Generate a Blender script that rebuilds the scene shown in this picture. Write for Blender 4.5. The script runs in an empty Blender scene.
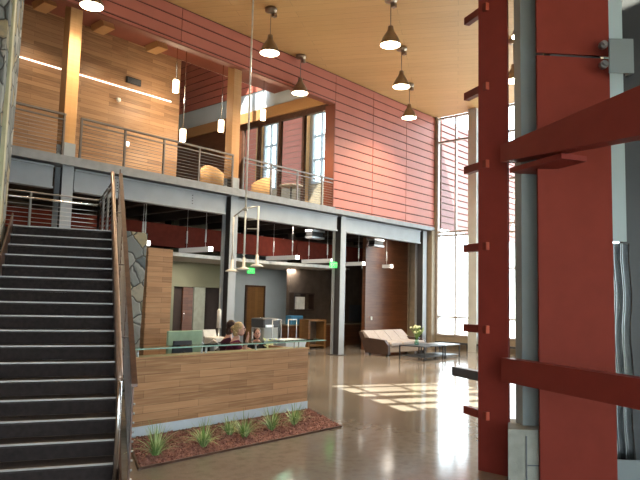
import bpy, math, random
from mathutils import Vector, Matrix
random.seed(7)
S = bpy.context.scene
COL = S.collection
V = Vector
UX = V((0.4602, 0.8878, 0)).normalized()      # direction of the stair run
SX = V((UX.y, -UX.x, 0))                      # along a tread, left to right
def us(u, s, z=0.0): return UX * u + SX * s + V((0, 0, z))
ZV = V((0, 0, 1))

# ------------------------------------------------------------------ mesh helpers
class MB:
    def __init__(s): s.v = []; s.f = []; s.sm = []
    def add(s, vs, fs, smooth=False):
        n = len(s.v); s.v += [V(p) for p in vs]
        for f in fs: s.f.append([n + i for i in f]); s.sm.append(smooth)
        return s
    def obox(s, o, a, b, c):
        o, a, b, c = V(o), V(a), V(b), V(c)
        vs = [o, o+a, o+a+b, o+b, o+c, o+a+c, o+a+b+c, o+b+c]
        fs = [(0,3,2,1),(4,5,6,7),(0,1,5,4),(1,2,6,5),(2,3,7,6),(3,0,4,7)]
        if a.cross(b).dot(c) < 0: fs = [f[::-1] for f in fs]
        return s.add(vs, fs)
    def box(s, x0, x1, y0, y1, z0, z1):
        return s.obox((x0,y0,z0), (x1-x0,0,0), (0,y1-y0,0), (0,0,z1-z0))
    def bbox(s, x0, x1, y0, y1, z0, z1, b=.02):   # box with chamfered vertical and top edges
        def ring(i, z): return [(x0+b+i,y0+i,z),(x1-b-i,y0+i,z),(x1-i,y0+b+i,z),(x1-i,y1-b-i,z),(x1-b-i,y1-i,z),(x0+b+i,y1-i,z),(x0+i,y1-b-i,z),(x0+i,y0+b+i,z)]
        rs = [ring(b*.6, z0), ring(0, z0+b), ring(0, z1-b), ring(b*.6, z1)]
        return s.rings(rs)
    def rings(s, rs, caps=True, smooth=False):
        n = len(rs[0]); vs = [p for r in rs for p in r]; fs = []
        for k in range(len(rs)-1):
            for i in range(n):
                j = (i+1) % n; fs.append((k*n+i, k*n+j, (k+1)*n+j, (k+1)*n+i))
        s.add(vs, fs, smooth)
        if caps:
            m = len(s.v) - len(vs)
            s.f.append([m+i for i in range(n)][::-1]); s.sm.append(False)
            s.f.append([m+(len(rs)-1)*n+i for i in range(n)]); s.sm.append(False)
        return s
    def prism(s, poly, z0, z1):
        a = sum(poly[i][0]*poly[(i+1)%len(poly)][1]-poly[(i+1)%len(poly)][0]*poly[i][1] for i in range(len(poly)))
        if a < 0: poly = poly[::-1]
        return s.rings([[(p[0],p[1],z0) for p in poly], [(p[0],p[1],z1) for p in poly]])
    def extr(s, pts, d):                         # polygon in space extruded by d
        d = V(d); return s.rings([[V(p) for p in pts], [V(p)+d for p in pts]])
    def tube(s, pts, r, n=8, caps=True):
        pts = [V(p) for p in pts]; rs = []
        rr = r if isinstance(r, (list, tuple)) else [r]*len(pts)
        up = None
        for i, p in enumerate(pts):
            t = (pts[min(i+1,len(pts)-1)] - pts[max(i-1,0)]).normalized()
            if up is None: up = t.orthogonal().normalized()
            a = (up - t*up.dot(t)).normalized(); b = t.cross(a); up = a
            rs.append([p + (a*math.cos(k*2*math.pi/n) + b*math.sin(k*2*math.pi/n))*rr[i] for k in range(n)])
        return s.rings(rs, caps, True)
    def lathe(s, c, prof, n=16, caps=True):
        c = V(c)
        return s.rings([[c+V((r*math.cos(k*2*math.pi/n), r*math.sin(k*2*math.pi/n), z)) for k in range(n)] for r, z in prof], caps, True)
    def ell(s, c, r, n=12, m=8, fwd=None):
        c = V(c); rs = []
        f = V(fwd).normalized() if fwd is not None else V((1,0,0)); l = ZV.cross(f)
        for k in range(m+1):
            a = -math.pi/2 + math.pi*(k+.001)/(m+.002)
            rs.append([c + f*(r[0]*math.cos(a)*math.cos(t)) + l*(r[1]*math.cos(a)*math.sin(t)) + ZV*(r[2]*math.sin(a)) for t in [i*2*math.pi/n for i in range(n)]])
        return s.rings(rs, True, True)
    def build(s, name, mat, parent=None, at=None):
        loc = V(at) if at is not None else V((0,0,0))
        off = loc
        if parent is not None:
            off = V(parent['_w']) if '_w' in parent else V(parent.location)
        me = bpy.data.meshes.new(name)
        me.from_pydata([tuple(p-off) for p in s.v], [], s.f); me.update()
        me.polygons.foreach_set('use_smooth', s.sm)
        me.materials.append(M[mat] if isinstance(mat, str) else mat)
        o = bpy.data.objects.new(name, me); COL.objects.link(o)
        if parent is not None: o.parent = parent
        else: o.location = loc
        o['_w'] = tuple(off)
        return o
def thing(name, label, cat, loc, group=None):
    o = bpy.data.objects.new(name, None); COL.objects.link(o); o.location = loc
    o.empty_display_size = .1
    return tag(o, label, cat, group)
def tag(o, label, cat, group=None):
    o['label'] = label; o['category'] = cat
    if group: o['group'] = group
    return o
def struct(mb, name, mat):
    o = mb.build(name, mat); o['kind'] = 'structure'; return o
def copy_tree(o, parent=None):
    c = o.copy(); COL.objects.link(c)
    if parent is not None: c.parent = parent
    for ch in list(o.children): copy_tree(ch, c)
    return c
def dup(o, loc, label=None, rz=None):
    c = copy_tree(o); c.location = loc
    if rz is not None: c.rotation_euler.z = rz
    if label: c['label'] = label
    return c

# ------------------------------------------------------------------ materials
M = {}
def base(name):
    m = bpy.data.materials.new(name); m.use_nodes = True; M[name] = m
    nt = m.node_tree; return m, nt, nt.nodes['Principled BSDF']
def coords(nt, mode='obj', scale=(1,1,1), rot=0):
    tc = nt.nodes.new('ShaderNodeTexCoord'); mp = nt.nodes.new('ShaderNodeMapping')
    mp.inputs['Scale'].default_value = scale; mp.inputs['Rotation'].default_value = (0,0,rot)
    if mode == 'wall':                           # (x+y, z) so planks run level on any upright face
        se = nt.nodes.new('ShaderNodeSeparateXYZ'); co = nt.nodes.new('ShaderNodeCombineXYZ'); ad = nt.nodes.new('ShaderNodeMath')
        nt.links.new(tc.outputs['Object'], se.inputs[0]); nt.links.new(se.outputs[0], ad.inputs[0]); nt.links.new(se.outputs[1], ad.inputs[1])
        nt.links.new(ad.outputs[0], co.inputs[0]); nt.links.new(se.outputs[2], co.inputs[1]); nt.links.new(co.outputs[0], mp.inputs[0])
    else: nt.links.new(tc.outputs['Object'], mp.inputs[0])
    return mp.outputs[0]
def mixc(nt, a, b, fac):
    mx = nt.nodes.new('ShaderNodeMix'); mx.data_type = 'RGBA'
    for sock, v in ((mx.inputs[0], fac), (mx.inputs[6], a), (mx.inputs[7], b)):
        if hasattr(v, 'links'): nt.links.new(v, sock)
        else: sock.default_value = v if not isinstance(v, tuple) else (*v[:3], 1)
    return mx.outputs[2]
def ramp(nt, x, lo, hi):
    r = nt.nodes.new('ShaderNodeMapRange'); r.inputs[1].default_value = lo; r.inputs[2].default_value = hi
    nt.links.new(x, r.inputs[0]); return r.outputs[0]
def noise(nt, vec, scale, detail=3):
    n = nt.nodes.new('ShaderNodeTexNoise'); n.inputs['Scale'].default_value = scale; n.inputs['Detail'].default_value = detail
    nt.links.new(vec, n.inputs['Vector']); return n.outputs['Fac']
def bump(nt, b, h, st, d=.01):
    n = nt.nodes.new('ShaderNodeBump'); n.inputs['Strength'].default_value = st; n.inputs['Distance'].default_value = d
    nt.links.new(h, n.inputs['Height']); nt.links.new(n.outputs[0], b.inputs['Normal'])
def plain(name, col, rough=.5, metal=0, var=.12, sc=6, bmp=0, spec=.5):
    m, nt, b = base(name)
    v = coords(nt); n = noise(nt, v, sc)
    c2 = tuple(c*(1-var) for c in col); c1 = tuple(min(1, c*(1+var)) for c in col)
    nt.links.new(mixc(nt, c2, c1, ramp(nt, n, .3, .7)), b.inputs['Base Color'])
    b.inputs['Roughness'].default_value = rough; b.inputs['Metallic'].default_value = metal
    b.inputs['Specular IOR Level'].default_value = spec
    if bmp: bump(nt, b, noise(nt, v, sc*8), bmp)
    return m
def planks(name, c1, c2, c3, row=.11, length=1.1, mode='wall', rough=.45, rot=0, gap=.003):
    m, nt, b = base(name)
    v = coords(nt, mode, rot=rot)
    br = nt.nodes.new('ShaderNodeTexBrick'); nt.links.new(v, br.inputs['Vector'])
    br.inputs['Scale'].default_value = 1; br.inputs['Brick Width'].default_value = length; br.inputs['Row Height'].default_value = row
    br.inputs['Mortar Size'].default_value = gap; br.inputs['Mortar Smooth'].default_value = .5; br.offset = .37; br.offset_frequency = 2
    br.inputs['Color1'].default_value = (*c1,1); br.inputs['Color2'].default_value = (*c2,1); br.inputs['Mortar'].default_value = (*[c*.45 for c in c2],1)
    st = nt.nodes.new('ShaderNodeMapping'); st.inputs['Scale'].default_value = (1.2, 22, 22) ; nt.links.new(v, st.inputs[0])
    g = noise(nt, st.outputs[0], 1.6, 4)
    nt.links.new(mixc(nt, br.outputs['Color'], c3, ramp(nt, g, .45, .95)), b.inputs['Base Color'])
    b.inputs['Roughness'].default_value = rough
    return m
def emit(name, col, st):
    m, nt, b = base(name)
    b.inputs['Base Color'].default_value = (*col,1); b.inputs['Emission Color'].default_value = (*col,1); b.inputs['Emission Strength'].default_value = st
    return m
def glassy(name, col=(.93,.97,.96), refl=.08, rough=0.0):
    m = bpy.data.materials.new(name); m.use_nodes = True; M[name] = m; nt = m.node_tree; nt.nodes.clear()
    out = nt.nodes.new('ShaderNodeOutputMaterial'); tr = nt.nodes.new('ShaderNodeBsdfTransparent'); gl = nt.nodes.new('ShaderNodeBsdfGlossy')
    mx = nt.nodes.new('ShaderNodeMixShader'); fr = nt.nodes.new('ShaderNodeMath'); fr.operation = 'MULTIPLY_ADD'; fr.inputs[1].default_value = .9; fr.inputs[2].default_value = .04; pw = nt.nodes.new('ShaderNodeMath'); pw.operation = 'POWER'; pw.inputs[1].default_value = 5; lw = nt.nodes.new('ShaderNodeLayerWeight'); nt.links.new(lw.outputs['Facing'], pw.inputs[0]); nt.links.new(pw.outputs[0], fr.inputs[0])
    lw.inputs[0].default_value = .5
    tr.inputs[0].default_value = (*col,1); gl.inputs['Roughness'].default_value = rough
    nt.links.new(fr.outputs[0], mx.inputs[0]); nt.links.new(tr.outputs[0], mx.inputs[1]); nt.links.new(gl.outputs[0], mx.inputs[2]); nt.links.new(mx.outputs[0], out.inputs[0])

# timber
planks('wood_wall', (.40,.225,.115), (.21,.108,.052), (.45,.28,.15), .115, 1.3)
planks('wood_counter', (.54,.29,.145), (.32,.16,.075), (.64,.39,.21), .095, .85)
planks('wood_dark', (.155,.058,.026), (.105,.038,.018), (.20,.085,.04), .10, 1.0, rough=.35)
planks('ceiling_wood', (.62,.38,.165), (.57,.34,.145), (.68,.44,.21), .30, 4.0, mode='obj', rot=-math.radians(-60.6), gap=.004)
planks('wood_beam', (.47,.26,.11), (.42,.225,.09), (.52,.30,.14), 5, 9, mode='obj', rough=.5, gap=0)
planks('door_wood', (.26,.13,.045), (.18,.085,.03), (.33,.17,.06), 3, .16, rough=.4)
plain('red_siding', (.46,.145,.105), .5, var=.06, sc=1.5)
plain('dark_gap', (.05,.012,.010), .8)
plain('red_soffit', (.21,.06,.036), .55, var=.1, sc=2)
plain('steel_blue', (.33,.365,.41), .42, .0, .05, 3)
plain('steel_light', (.50,.53,.54), .4, 0, .06, 3)
plain('steel_dark2', (.36,.31,.29), .5)
plain('edge_green', (.33,.55,.47), .3)
plain('steel_dark', (.045,.042,.045), .5, 0, .1)
plain('rail_steel', (.17,.155,.15), .38, .4, .1)
plain('chrome', (.72,.70,.68), .2, 1, .05)
plain('bronze', (.115,.062,.045), .35, .35, .2, 10)
plain('hand_rail', (.33,.22,.165), .33, .4, .15, 9)
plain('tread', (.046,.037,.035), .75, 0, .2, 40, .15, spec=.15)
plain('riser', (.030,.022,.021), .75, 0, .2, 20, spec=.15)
plain('nosing', (.36,.34,.33), .4, .2, .1)
plain('red_steel', (.19,.026,.018), .5, 0, .07, 5, spec=.22)
plain('red_panel', (.165,.026,.016), .6, 0, .06, 5, spec=.08)
plain('steel_mid', (.22,.235,.26), .45)
plain('bracket_grey', (.15,.17,.17), .45, 0, .05, 3)
plain('lobby_red', (.15,.028,.018), .8, spec=.1)
plain('red_lit_end', (.50,.10,.055), .45)  # brighter orange red stands in for light on the bracket ends
plain('grey_panel', (.25,.28,.28), .45, 0, .05, 3)
plain('concrete', (.24,.235,.20), .8, 0, .15, 8, .3)
plain('pale_trim', (.52,.50,.33), .6)
plain('white_paint', (.75,.75,.72), .5)
plain('low_ceiling', (.42,.41,.38), .7)
plain('grey_wall', (.52,.60,.65), .7, 0, .04, 2)
plain('olive_wall', (.19,.19,.125), .8, 0, .05, 2)
plain('pale_wall', (.36,.38,.31), .8)
plain('brown_wall', (.115,.085,.065), .8, 0, .2, 4)
plain('tan_wall', (.30,.245,.18), .7)
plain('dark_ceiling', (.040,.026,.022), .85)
plain('black', (.012,.012,.013), .5)
plain('graphite', (.05,.055,.065), .4)
plain('silver', (.45,.46,.47), .3, .8)
plain('mint', (.36,.50,.34), .75)
plain('kick', (.66,.75,.82), .35, .1, .05)
plain('sofa_beige', (.37,.32,.30), .8, 0, .08, 14, .2)
plain('sofa_tan', (.34,.25,.18), .75, 0, .08, 14, .2)
plain('sofa_brown', (.055,.030,.022), .5)
plain('shade_metal', (.30,.24,.19), .3, .8)
plain('tan_fabric', (.62,.40,.20), .8)
plain('leaf', (.20,.33,.09), .5, 0, .35, 12)
plain('leaf_pale', (.52,.60,.28), .5, 0, .3, 12)
plain('white_flower', (.75,.80,.55), .6)
plain('skin', (.58,.32,.24), .5, 0, .05)
plain('hair_dark', (.045,.018,.012), .5, 0, .4, 40)
plain('hair_blond', (.50,.33,.15), .45, 0, .35, 40)
plain('cloth_plum', (.075,.012,.035), .8, 0, .15, 10)
plain('cloth_maroon', (.14,.012,.05), .8, 0, .15, 10)
plain('cloth_black', (.012,.012,.014), .8)
plain('denim', (.03,.04,.07), .8)
plain('blue_binder', (.06,.25,.45), .5)
plain('ext_ground', (.45,.44,.40), .9, 0, .1, 1)
plain('bark', (.12,.08,.05), .9)
plain('exterior_pink', (.17,.075,.075), .6, 0, .05)
emit('lamp_warm', (1, .80, .52), 14)
emit('lamp_tube', (1, .78, .48), 6)
emit('lamp_housing', (.62,.60,.56), .16)  # faint glow put in to lift the dark undersides of the fixtures
emit('lamp_white', (1, .95, .85), 3)
emit('strip_glow', (1, .80, .66), 2)
emit('exit_green', (.05, .80, .14), .9)
emit('screen_glow', (.65, .75, .8), .35)
glassy('glass'); glassy('glass_green', (.62,.86,.76))
# polished concrete floor
m, nt, b = base('floor_concrete')
v = coords(nt); n1 = noise(nt, v, .7, 5); n2 = noise(nt, v, 9, 6); n3 = noise(nt, v, 90, 2)
c = mixc(nt, (.185,.155,.13), (.26,.225,.19), ramp(nt, n1, .3, .7)); c = mixc(nt, c, (.16,.13,.105), ramp(nt, n2, .45, .8)); c = mixc(nt, c, (.42,.35,.28), ramp(nt, n3, .6, .8))
nt.links.new(c, b.inputs['Base Color']); b.inputs['Specular IOR Level'].default_value = .42
rr = nt.nodes.new('ShaderNodeMapRange'); rr.inputs[3].default_value = .06; rr.inputs[4].default_value = .17; nt.links.new(n2, rr.inputs[0]); nt.links.new(rr.outputs[0], b.inputs['Roughness'])
bump(nt, b, noise(nt, v, 3, 2), .08, .01)
# field stone
m, nt, b = base('stone')
v = coords(nt); nn = nt.nodes.new('ShaderNodeTexNoise'); nn.inputs['Scale'].default_value = 3; nt.links.new(v, nn.inputs['Vector'])
vm = nt.nodes.new('ShaderNodeVectorMath'); vm.operation = 'MULTIPLY_ADD'; nt.links.new(nn.outputs['Color'], vm.inputs[0]); vm.inputs[1].default_value = (.2,.2,.2); nt.links.new(v, vm.inputs[2])
vo = nt.nodes.new('ShaderNodeTexVoronoi'); vo.inputs['Scale'].default_value = 3.6; nt.links.new(vm.outputs[0], vo.inputs['Vector'])
ve = nt.nodes.new('ShaderNodeTexVoronoi'); ve.feature = 'DISTANCE_TO_EDGE'; ve.inputs['Scale'].default_value = 3.6; nt.links.new(vm.outputs[0], ve.inputs['Vector'])
se = nt.nodes.new('ShaderNodeSeparateColor'); nt.links.new(vo.outputs['Color'], se.inputs[0])
c = mixc(nt, (.12,.14,.15), (.42,.42,.38), se.outputs[0]); c = mixc(nt, c, (.36,.30,.19), ramp(nt, se.outputs[1], .80, .85))
c = mixc(nt, c, (.20,.20,.19), ramp(nt, noise(nt, v, 14), .5, .9)); c = mixc(nt, (.07,.07,.065), c, ramp(nt, ve.outputs['Distance'], .01, .05))
nt.links.new(c, b.inputs['Base Color']); b.inputs['Roughness'].default_value = .85; bump(nt, b, ramp(nt, ve.outputs['Distance'], 0, .1), .8, .03)
# lava rock
m, nt, b = base('lava_rock')
v = coords(nt); vo = nt.nodes.new('ShaderNodeTexVoronoi'); vo.inputs['Scale'].default_value = 22; nt.links.new(v, vo.inputs['Vector'])
se = nt.nodes.new('ShaderNodeSeparateColor'); nt.links.new(vo.outputs['Color'], se.inputs[0])
c = mixc(nt, (.15,.055,.042), (.42,.20,.155), se.outputs[0]); nt.links.new(c, b.inputs['Base Color']); b.inputs['Roughness'].default_value = .9
# corrugated sheet
plain('corrugated', (.16,.165,.165), .22, .9, .05)
# frosted glass
m = bpy.data.materials.new('frosted'); m.use_nodes = True; M['frosted'] = m; nt = m.node_tree; nt.nodes.clear()
out = nt.nodes.new('ShaderNodeOutputMaterial'); t1 = nt.nodes.new('ShaderNodeBsdfTranslucent'); t2 = nt.nodes.new('ShaderNodeBsdfDiffuse'); mx = nt.nodes.new('ShaderNodeMixShader')
t1.inputs[0].default_value = (.5,.58,.6,1); t2.inputs[0].default_value = (.52,.6,.61,1); nt.links.new(t1.outputs[0], mx.inputs[1]); nt.links.new(t2.outputs[0], mx.inputs[2]); nt.links.new(mx.outputs[0], out.inputs[0])

# ------------------------------------------------------------------ room shell
CEIL = 8.95; F2 = 4.56; XW = 20.9; YB = 12.85
def xy(u, s): p = us(u, s); return (p.x, p.y)
hallpoly = [xy(-3,-5), xy(-3,9.42), (XW,-7), (XW,18.3), (-1,18.3)]
# floor, with the planter bed left out
bed = [(3.66,5.64),(6.86,5.64),(7.52,6.86),(4.28,6.86)]
fl = MB(); fl.prism(hallpoly, -.3, 0); struct(fl, 'floor', 'floor_concrete')
TAN = 1.25
DU = CEIL/TAN                                    # how far the sun patch lies from the skylight
skU = (9.06-DU, 12.05-DU); skS = (4.9, 7.75)
from mathutils.geometry import tessellate_polygon
outer = [xy(-3,-5), xy(-3,9.42), (XW+.1,-7), (XW+.1,15.6), (-1,15.6)]
hole = [xy(skU[0],skS[0]), xy(skU[0],skS[1]), xy(skU[1],skS[1]), xy(skU[1],skS[0])]
c_ = MB()
allp = [V((*p_,0)) for p_ in outer+hole]
tris = tessellate_polygon([[V((*p_,0)) for p_ in outer], [V((*p_,0)) for p_ in hole]])
c_.add([p_+ZV*CEIL for p_ in allp], [tuple(t_) for t_ in tris]); c_.add([p_+ZV*(CEIL+.06) for p_ in allp], [tuple(t_) for t_ in tris])
for ring_ in (outer, hole):
    n_ = len(ring_)
    for i in range(n_):
        p_, q_ = V((*ring_[i],CEIL)), V((*ring_[(i+1)%n_],CEIL)); c_.add([p_, q_, q_+ZV*.06, p_+ZV*.06], [(0,1,2,3)])
struct(c_, 'ceiling', 'ceiling_wood')
w = MB()
for a, b_ in ((9.60,9.80),(10.24,10.58),(10.88,11.08),(11.66,11.80)): w.obox(us(a-DU, skS[0], CEIL+.02), SX*(skS[1]-skS[0]), UX*(b_-a), ZV*.03)
for s_ in (5.25, 6.22, 7.10): w.obox(us(skU[0], s_, CEIL+.02), SX*.10, UX*(skU[1]-skU[0]), ZV*.03)
o = struct(w, 'window_skylight_added', 'steel_dark')
w = MB(); w.obox(us(skU[0], skS[0], CEIL+.052), SX*(skS[1]-skS[0]), UX*(skU[1]-skU[0]), ZV*.006); w.build('glass_pane', 'glass', o)
c_ = MB(); c_.box(-1, 14.85, 13.2, 15.6, CEIL-.05, CEIL-.005); struct(c_, 'ceiling_walkway', 'red_soffit')
c_ = MB(); c_.box(-1, XW+.2, 15.5, 26.3, 12.0, 12.1); struct(c_, 'ceiling_monitor', 'white_paint')
# entrance wall behind the camera: glazing added below for fill, canopy added against the sun
U0 = -3.0
w = MB()
def wp(s0, s1, z0, z1): w.obox(us(U0, s0, z0), SX*(s1-s0), -UX*.12, ZV*(z1-z0))
wp(-5, -3.5, 0, CEIL); wp(-3.5, 9.42, 4.2, CEIL); wp(9.0, 9.42, 0, 4.2)
struct(w, 'wall_entrance', 'tan_wall')
w = MB()
for k in range(11): w.obox(us(U0, -3.5+k*1.24, 0), SX*.06, -UX*.10, ZV*4.2)
for z_ in (0, 2.3, 4.14): w.obox(us(U0+.005, -3.5, z_), SX*12.5, -UX*.09, ZV*.06)
o = struct(w, 'window_entrance_fill', 'steel_dark')
w = MB(); w.obox(us(U0-.04, -3.5, 0), SX*12.5, -UX*.01, ZV*4.2); w.build('glass_pane', 'glass', o)
w = MB(); w.obox(us(U0-.12, -5, 4.3), SX*15.5, -UX*4.2, ZV*.15); struct(w, 'canopy_sun_block', 'white_paint')
w = MB(); w.obox(us(U0-.12, -20, -.25), SX*50, -UX*40, ZV*.1); struct(w, 'ground_entrance', 'ext_ground')
p0 = xy(-3,-5)
w = MB(); w.prism([xy(-3,-5.12), xy(-3,-5), (-1,18.3), (-1.12,18.3)], 0, CEIL); struct(w, 'wall_left', 'wood_wall')
w = MB(); e = xy(-3,9.42); w.box(e[0], XW, -7.12, -7, 0, CEIL); struct(w, 'wall_right', 'tan_wall')
# window wall at the far end
WY0, WY1 = .6, 12.68
w = MB()
w.box(XW, XW+.25, 12.70, 18.3, 0, 4.4); w.box(XW, XW+.25, 12.70, 12.9, 4.4, CEIL)
w.box(XW, XW+.25, -7, WY0, 0, CEIL); w.box(XW, XW+.25, WY0, WY1+.02, 0, .50)
struct(w, 'wall_far', 'tan_wall')
def window(n, y0, y1, mulls, frame='steel_dark2', z0=.5, z1=8.9, trs=(1.2,4.28,7.93)):
    f = MB(); x0, x1 = XW-.03, XW+.10
    f.box(x0, x1, y0, y0+.07, z0, z1); f.box(x0, x1, y1-.07, y1, z0, z1); f.box(x0, x1, y0+.07, y1-.07, z0, z0+.06); f.box(x0, x1, y0+.07, y1-.07, z1-.06, z1)
    for y in mulls: f.box(x0, x1, y-.025, y+.025, z0+.06, z1-.06)
    for t in trs: f.box(x0+.01, x1-.01, y0+.07, y1-.07, t-.03, t+.03)
    o = struct(f, 'window_%d' % n, frame)
    g = MB(); g.box(XW+.03, XW+.04, y0+.05, y1-.05, z0+.04, z1-.04); g.build('glass_pane', 'glass', o)
    return o
window(1, 11.24, 12.68, (11.86,), trs=(1.2, 4.28, 4.42, 7.93))
y = 10.86; k = 2
while y > 1.5:
    window(k, y-2.45, y, (y-.82, y-1.63), trs=(1.2, 3.0, 4.28, 4.6, 6.2, 7.93)); y -= 2.55; k += 1
p = MB()
for yy in (11.05, 8.36, 5.81, 3.26): 
    p = MB(); p.box(XW-.22, XW+.12, yy-.17, yy+.17 if yy > 11 else yy+.05, .0, CEIL)
    o = p.build('window_pier', 'steel_light'); tag(o, 'pale grey steel pier between the tall window panes, %s' % {11.05:'beside the window with louvres outside',8.36:'second from the balcony wall',5.81:'third from the balcony wall',3.26:'fourth from the balcony wall'}[yy], 'pier')
# tan pilaster and corner trim next to the window
w = MB(); w.box(20.62, XW, 12.70, 12.95, 0, 4.5); struct(w, 'trim_1', 'tan_wall')
w = MB(); w.box(XW-.06, XW-.005, 12.66, 12.76, 4.5, CEIL); struct(w, 'trim_2', 'tan_wall')
# heater rail below the windows
hr = thing('wall_heater', 'long dark heater rail running under the tall windows', 'heater', (XW-.2, 12, 0))
a = MB(); a.box(XW-.2, XW-.06, 3, 12.6, .22, .29); a.build('cover', 'graphite', hr)
for i in range(9): a = MB(); a.box(XW-.16, XW-.10, 3.2+i*1.15, 3.25+i*1.15, 0, .22); a.build('bracket', 'graphite', hr)

# red board siding in front of the balcony
sd = MB()
XS = 14.85
joints = [(2.0, 8.9), (8.91, 14.84)]
rows = []
z = CEIL
while z > F2 + .05:
    z0 = max(F2, z - .285); rows.append((z0, z - .034)); z -= .285
for (z0, z1) in rows:
    if z0 > 8.0 - .2:
        for a, b_ in ((-1, 2.97), (2.99, 8.88), (8.9, XS-.01)):
            sd.box(a, b_, YB-.1, YB-.075, max(z0, 8.0), z1) if z1 > 8.0 else None
    for a, b_ in ((XS+.01, 16.85), (16.87, 18.88), (18.90, XW-.06)): sd.box(a, b_, YB-.1, YB-.075, z0, z1)
struct(sd, 'wall_balcony', 'red_siding')
sb = MB(); sb.box(-1, XS, YB-.075, YB+.12, 8.0, CEIL); sb.box(XS, XW-.06, YB-.075, YB+.12, F2, CEIL)
struct(sb, 'wall_balcony_backing', 'red_soffit' if False else 'dark_gap')
sb = MB(); sb.box(-1, XS-.01, YB-.1, YB+.12, 7.97, 8.0); sb.box(XS-.03, XS, YB-.1, YB+.3, F2+.03, 7.97); struct(sb, 'trim_3', 'red_soffit')
# small dark brackets under the siding foot
for i, x in enumerate((14.9, 16.1, 17.0, 18.0, 19.0, 20.0)):
    a = MB(); a.extr([(x,YB-.12,F2-.01),(x+.14,YB-.12,F2-.01),(x+.07,YB-.12,F2-.09)], (0,.1,0)); o = a.build('siding_bracket', 'bronze', at=(x,YB,F2)); tag(o, 'small dark brown angle bracket under the bottom edge of the red siding', 'bracket', 'brackets under the red siding')

# upper floor
f2 = MB(); f2.box(-1, XW, 13.2, 26.2, 4.42, 4.60); struct(f2, 'floor_upper', 'brown_wall')
de = MB(); de.box(-1, XW-.1, 12.70, 13.2, 4.46, 4.60); de.box(-1, XS, 12.66, 12.70, 4.44, 4.63); struct(de, 'trim_4', 'steel_mid')
a = MB(); a.box(-1, 10.8, 15.6, 15.75, 4.6, CEIL); struct(a, 'wall_upper', 'wood_wall')
a = MB(); a.box(10.8, 10.92, 15.6, 22.2, 4.6, 12); struct(a, 'wall_upper_side', 'wood_wall')
# unseen clerestory added over the walkway to sun the cross wall and boards
a = MB(); a.box(10.8, 13.75, 15.62, 15.72, CEIL, 12); a.box(14.70, 15.2, 15.62, 15.72, CEIL, 12); a.box(13.75, 14.70, 15.62, 15.72, 11.2, 12); a.box(14.30, 14.36, 15.63, 15.70, CEIL, 11.2); a.box(15.2, XW, 15.62, 15.72, 11.6, 12); a.box(15.2, XW, 15.62, 15.72, CEIL, 9.1); [a.box(x_, x_+.07, 15.63, 15.70, 9.1, 11.6) for x_ in (16.3,17.4,18.5,19.6,20.8)]; struct(a, 'window_clerestory_added', 'white_paint')
a = MB(); a.box(10.8, XS, 22.0, 22.15, 4.6, 12); a.box(XS, XW, 26, 26.15, 4.6, 12); struct(a, 'wall_north', 'pale_wall')
# cross wall at the end of the walkway: brown below, windows, timber beam, grey band, red boards
a = MB(); a.box(XS, XS+.15, 17.25, 22, 4.6, 8.05); struct(a, 'wall_cross_lower', 'wood_dark')
a = MB(); a.box(XS, XS+.15, 13.0, 22, 8.43, 9.15); struct(a, 'wall_cross_band', 'grey_wall')
a = MB(); a.box(XS, XS+.15, 15.6, 22, 9.15, 12); struct(a, 'wall_cross_backing', 'dark_gap')
a = MB(); z = 9.16
while z < 11.8: a.box(XS-.025, XS, 15.72, 22, z, z+.245); z += .28
struct(a, 'wall_cross', 'red_siding')
a = MB(); a.box(XS-.08, XS+.18, 13.0, 22, 8.05, 8.43); o = a.build('timber_beam', 'wood_beam', at=(XS,17,8.05)); tag(o, 'honey coloured timber beam over the upstairs window row', 'beam')
f = MB(); f.box(XS, XS+.12, 13.0, 17.25, 7.85, 8.05); f.box(XS, XS+.12, 13.0, 17.25, 4.6, 4.72)
for yy in (13.05, 14.15, 15.27, 16.35, 17.2): f.box(XS, XS+.12, yy-.05, yy+.05, 4.72, 7.85)
o = struct(f, 'window_upper', 'bronze'); g = MB(); g.box(XS+.05, XS+.06, 13.0, 17.25, 4.7, 7.87); g.build('glass_pane', 'glass', o)
# outer upstairs wall: windows, timber posts and red boards
a = MB(); a.box(XW, XW+.2, 12.9, 26, 4.4, 7.0); a.box(XW, XW+.2, 12.9, 26, 11.2, 12); a.box(XW, XW+.2, 12.9, 18.2, 7.0, 11.2); a.box(XW, XW+.2, 19.25, 21.65, 7.0, 11.2); a.box(XW, XW+.2, 22.5, 26, 7.0, 11.2); struct(a, 'wall_upper_far', 'tan_wall')
a = MB(); z = 7.0
while z < 11.9:
    a.box(XW-.03, XW, 19.95, 21.5, z, z+.25); a.box(XW-.03, XW, 23.1, 26, z, z+.25); z += .275
struct(a, 'wall_upper_boards', 'red_siding')
for n_, y0, y1 in ((11, 18.2, 19.25), (12, 21.65, 22.5)):
    f = MB()
    for yy in (y0, (y0+y1)/2, y1): f.box(XW-.02, XW+.1, yy-.05, yy+.05, 7.0, 11.2)
    for zz in (7.05, 8.1, 9.2, 10.3, 11.15): f.box(XW-.01, XW+.1, y0, y1, zz-.05, zz+.05)
    o = struct(f, 'window_%d' % n_, 'steel_blue'); g = MB(); g.box(XW+.05, XW+.06, y0, y1, 7.0, 11.2); g.build('glass_pane', 'glass', o)
for yy, lab in ((19.6, 'timber post upstairs beyond the interior windows, right one'), (22.75, 'timber post upstairs beyond the interior windows, left one')):
    a = MB(); a.box(XW-.25, XW-.01, yy-.13, yy+.13, 4.6, 12); o = a.build('timber_post', 'wood_beam', at=(XW-.1,yy,4.6)); tag(o, lab, 'post')

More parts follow.
